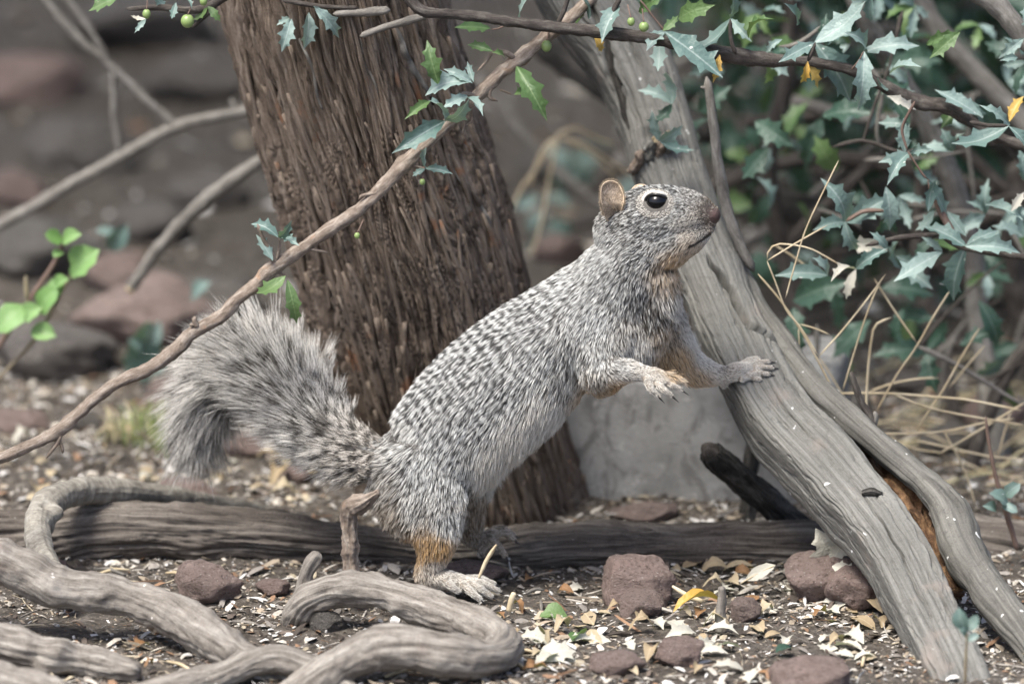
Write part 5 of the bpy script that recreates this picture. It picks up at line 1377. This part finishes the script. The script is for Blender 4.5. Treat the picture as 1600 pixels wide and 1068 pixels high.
# tail plume
w2 = area.copy(); w2[~is_tail] = 0
NT_ = 34000
pos, nn = sample(NT_, w2)
wl = np.array([tuple(P(a, b, y)) for a, b, y, _, _ in TAIL])
tq, tu = catmull(wl, 200)
td = np.gradient(tq, axis=0); td /= np.linalg.norm(td, axis=1)[:, None]
ii = np.array([np.argmin(np.sum((tq - p) ** 2, 1)) for p in pos])
f01 = ii / 199
tg = td[ii]
rdl = pos - tq[ii]; rdl -= tg * np.sum(rdl * tg, 1)[:, None]; rdl /= np.linalg.norm(rdl, axis=1)[:, None] + 1e-9
Ln = np.interp(f01, [0, .1, .22, .4, .6, .8, 1], [.009, .017, .027, .036, .036, .031, .024]) * rng.uniform(.55, 1.15, NT_)
ctips = pn(pos * 170, 61)[:, None]
spread_ = np.interp(f01, [0, .15, .35, .7, 1], [.35, .75, 1.0, 1.0, .45])[:, None]
ncl = 1900
ci = rng.choice(NT_, ncl, replace=False)
kd = KDTree(ncl)
for q, c in enumerate(pos[ci]): kd.insert(c, q)
kd.balance()
cl = np.array([kd.find(p)[1] for p in pos])
hd = rdl * spread_ * rng.uniform(.75, 1.15, (NT_, 1)) + tg * .72 + rng.normal(0, .11, (NT_, 3))
hd /= np.linalg.norm(hd, axis=1)[:, None]
tip = hd * Ln[:, None]
ct = (tip[ci])[cl]
cr_ = rng.normal(0, .36, (ncl, 3))[cl]
tip = tip * .55 + (ct + (pos[ci][cl] - pos) * 1.0 + cr_ * Ln[:, None]) * .45
K = 7
s = np.linspace(0, 1, K)
crv = (tg * .22 + np.array([0, 0, -.10]))[:, None] * Ln[:, None, None] * (s ** 2)[None, :, None]
hp = pos[:, None] + tip[:, None] * s[None, :, None] + crv
hp += rng.normal(0, .0005, hp.shape) * s[None, :, None]
rad = rng.uniform(.00009, .00015, (NT_, 1)) * np.array([.9, 1, 1, 1, .9, .7, .25])[None]
val = rng.normal(.72, .24, ncl)[cl] + rng.normal(0, .26, NT_)
pale = 1 / (1 + np.exp(-(val - .45) * 8))[:, None]
fc = np.array([.06, .056, .052]) * (1 - pale) + np.array([.72, .695, .645]) * pale * rng.uniform(.8, 1.1, (NT_, 1))
tb2 = np.clip(1 - f01 * 5, 0, 1)[:, None] * .3
fc = fc * (1 - tb2) + np.array([.33, .25, .18]) * tb2
fr = np.tile([.06, .053, .045], (NT_, 1)) * rng.uniform(.5, 1.5, (NT_, 1))
write_hair('tail_fur', hp, rad, fc, fr, M['tail_fur'])

# --- eye, lids
def eh(px, py, dflt=-.02):
    h = sq_hit(px, py); return h[0] if h[0] is not None else P(px, py, dflt)
e0 = eh(*EYE)
ex_ = P(EYE[0], EYE[1], e0.y)
bm = bmesh.new(); bmesh.ops.create_uvsphere(bm, u_segments=40, v_segments=28, radius=1)
me = bpy.data.meshes.new('eye'); bm.to_mesh(me); bm.free(); me.polygons.foreach_set('use_smooth', np.ones(len(me.polygons), bool)); me.materials.append(M['eye'])
eo = link(bpy.data.objects.new('eye', me), sq)
er = 17.5 * S
eo.matrix_basis = Matrix.Translation((ex_.x, ex_.y + .0036, ex_.z)) @ Matrix.Diagonal((er, er * .95, er * .86, 1))
def almond(sc, dy, thick, n_=40):
    rows = []
    for k in range(n_):
        a = 2 * math.pi * k / n_
        x = math.cos(a); y = math.sin(a)
        yy = y * (1 - .18 * abs(x) ** 3)
        rx = 18.5 * sc; ry = (13.2 if y > 0 else 12.2) * sc
        sx = x * rx + (2.5 if x > .5 else 0) * (x - .5) ** 2
        sy = yy * ry - .10 * x * rx
        w = P(EYE[0] + sx, EYE[1] - sy, ex_.y)
        dz2 = (sx * S) ** 2 + (sy * S) ** 2
        yb = ex_.y + .0036 - math.sqrt(max(er * er * .9 - dz2, 1e-8)) * .95
        rows.append((w.x, yb + dy, w.z, thick))
    return rows
def ring_tube(name, rows, m, parent, nang=10):
    c = np.array([r[:3] for r in rows]); n_ = len(c); th = rows[0][3]
    t = np.roll(c, -1, 0) - np.roll(c, 1, 0); t /= np.linalg.norm(t, axis=1)[:, None]
    b1 = np.cross(t, [0, 1, 0]); b1 /= np.linalg.norm(b1, axis=1)[:, None]; b2 = np.cross(t, b1)
    an = np.linspace(0, 2 * np.pi, nang, endpoint=False)
    V = c[:, None] + th * (np.cos(an)[None, :, None] * b1[:, None] + np.sin(an)[None, :, None] * b2[:, None])
    i, j = np.meshgrid(np.arange(n_), np.arange(nang), indexing='ij')
    q = np.stack([i * nang + j, i * nang + (j + 1) % nang, ((i + 1) % n_) * nang + (j + 1) % nang, ((i + 1) % n_) * nang + j], -1).reshape(-1, 4)
    return obj(name, mesh(name, V.reshape(-1, 3), [q], m), parent)
ring_tube('eyelid', almond(1.0, -.0002, .0009), M['lid'], sq)
M['palelid'] = simple('pale_eye_ring', (.62, .58, .50), (.74, .70, .62), 900, .8)
ring_tube('eye_ring', almond(1.17, .0006, .0011), M['palelid'], sq)

# --- ears
def ear(name, cx, cy, outline, Y0, depth, lean, lean2=0.0):
    ol = np.array(outline, float)
    olc = np.vstack([ol, ol[:1]])
    q, _ = catmull(np.hstack([olc, np.zeros((len(olc), 1))]), 37)
    q = q[:-1, :2]
    V, C = [], []
    rs_ = [0, .25, .45, .62, .76, .87, .95, 1.0]
    for r in rs_:
        for (x, y) in q:
            X_ = cx + (x - cx) * r; Y_ = cy + (y - cy) * r
            d = depth * (1 - r ** 2.2) + (-.0012 if r > .9 else 0)
            V.append(P(X_, Y_, Y0 + d + lean * (cy - Y_) * S + lean2 * (X_ - cx) * S + max(0, Y_ - cy - 4) * S * 1.2 * abs(lean2) / .3))
            inner = np.array([.70, .58, .46]) * (1 - .93 * math.exp(-((X_ - cx - 5) ** 2 + ((Y_ - cy - 15) * .8) ** 2) / 75.))  # shade of the ear hollow painted in as a dark spot
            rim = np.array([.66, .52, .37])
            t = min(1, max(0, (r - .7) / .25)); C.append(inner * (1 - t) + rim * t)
    n_ = len(q); F = []
    for a_ in range(len(rs_) - 1):
        for b_ in range(n_): F.append((a_ * n_ + b_, a_ * n_ + (b_ + 1) % n_, (a_ + 1) * n_ + (b_ + 1) % n_, (a_ + 1) * n_ + b_))
    # rear skin
    m0 = len(V)
    for k in range(n_ * len(rs_)):
        v = V[k]; r = rs_[k // n_]
        V.append(Vector((v.x, v.y + .0011 * (1 if r < 1 else .55), v.z))); C.append(np.array([.30, .24, .185]))
    F += [tuple(m0 + i for i in f[::-1]) for f in F[:]]
    o_ = (len(rs_) - 1) * n_
    F += [(o_ + b_, o_ + (b_ + 1) % n_, m0 + o_ + (b_ + 1) % n_, m0 + o_ + b_) for b_ in range(n_)]
    o = obj(name, mesh(name, [tuple(v) for v in V], [np.array(F)], M['ear'], True, colr=np.array(C)), sq)
    return o
OUT = [(940, 334), (936, 316), (935, 297), (938, 287), (946, 281), (958, 280), (968, 285), (975, 296), (978, 310), (975, 324), (968, 338), (958, 347), (948, 346)]
OUT = [(958 + (x - 958) * .86, 346 + (y - 346) * .97) for x, y in OUT]
eY = eh(972, 335).y
ear('ear', 957, 314, OUT, eY - .0030, .0040, .35, .30)
ear('ear', 1012 - 8, 296, [(x + 47, y + 2 + (y - 314) * -.12) for x, y in OUT], eY + .036, -.004, .1)

# --- claws, whiskers
def claw(f, dx, dy, L, r, dY=-.0004):
    a = Vector(P(*f[1])); b = Vector(P(*f[2]))
    d = (b - a).normalized()
    e = b + d * L * .6 + Vector((0, 0, -.0003)); t = b + d * L * 1.15 + Vector((dx, dY, dy)) * L * .5
    st_ = b - d * L * .15
    tube('claw', [(*st_, r), (*(b + d * L * .3 + Vector((0, 0, .0006))), r * .85), (*e, r * .55), (*t, r * .12)], 10, 8, M['claw'], sq)
for f in NEARF: claw(f, .5, -.7, .0050, .0011)
for f in FARF[:4]: claw(f, .5, -.3, .0034, .0012)
for f in HINDF: claw(f, .6, -.4, .0036, .0012)
for f in FARH: claw(f, .6, -.5, .0036, .0012)
# fine hairs on the near ear's rim and inside the cup
olc = np.array(OUT + OUT[:1], float)
oq, _ = catmull(np.hstack([olc, np.zeros((len(olc), 1))]), 400)
eh_p, eh_c = [], []
for k in range(2600):
    x, y = oq[random.randrange(400), :2]
    r = 1.0 if k < 1300 else random.random() ** .6
    X_, Y_ = 957 + (x - 957) * r, 314 + (y - 314) * r
    if Y_ > 336: continue
    yb = eY - .0030 + .0040 * (1 - r ** 2.2) + .35 * (314 - Y_) * S + .30 * (X_ - 957) * S + max(0, Y_ - 318) * S * 1.2
    b = P(X_, Y_, yb - .0008)
    d = Vector(((x - 957) * .02 + random.gauss(0, .25), random.uniform(-.5, .1), (314 - y) * .02 + random.gauss(0, .25) + .3)).normalized()
    Lh = random.uniform(.0008, .0020) if r == 1 else random.uniform(.001, .0022)
    eh_p.append([tuple(b + d * Lh * t_) for t_ in (0, .35, .7, 1)])
    v_ = random.uniform(.6, 1.1)
    eh_c.append((.50 * v_, .40 * v_, .29 * v_) if r == 1 else (.42 * v_, .34 * v_, .26 * v_))
eh_p = np.array(eh_p)
write_hair('ear_fur', eh_p, np.full(eh_p.shape[:2], .00006) * np.array([1, 1, .8, .3])[None], np.array(eh_c), np.array(eh_c) * .7, M['fur'])
wh = []
for k in range(16):
    x, y = 1078 + (k % 4) * 6 + random.uniform(-2, 2), 342 + (k // 4) * 6 + random.uniform(-2, 2)
    b = eh(x, y)
    d = Vector((random.uniform(-.2, .5), -1.0, random.uniform(-.75, .1))).normalized()
    Lw = random.uniform(.014, .026)
    wh.append([b + d * Lw * s_ + Vector((-.3, 0, -.2)) * Lw * .5 * s_ * s_ for s_ in np.linspace(0, 1, 7)])
wh = np.array([[tuple(p) for p in w] for w in wh])
write_hair('whiskers', wh, np.full(wh.shape[:2], .00006) * np.linspace(1, .3, 7)[None], np.full((len(wh), 3), .03), np.full((len(wh), 3), .03), M['fur'])
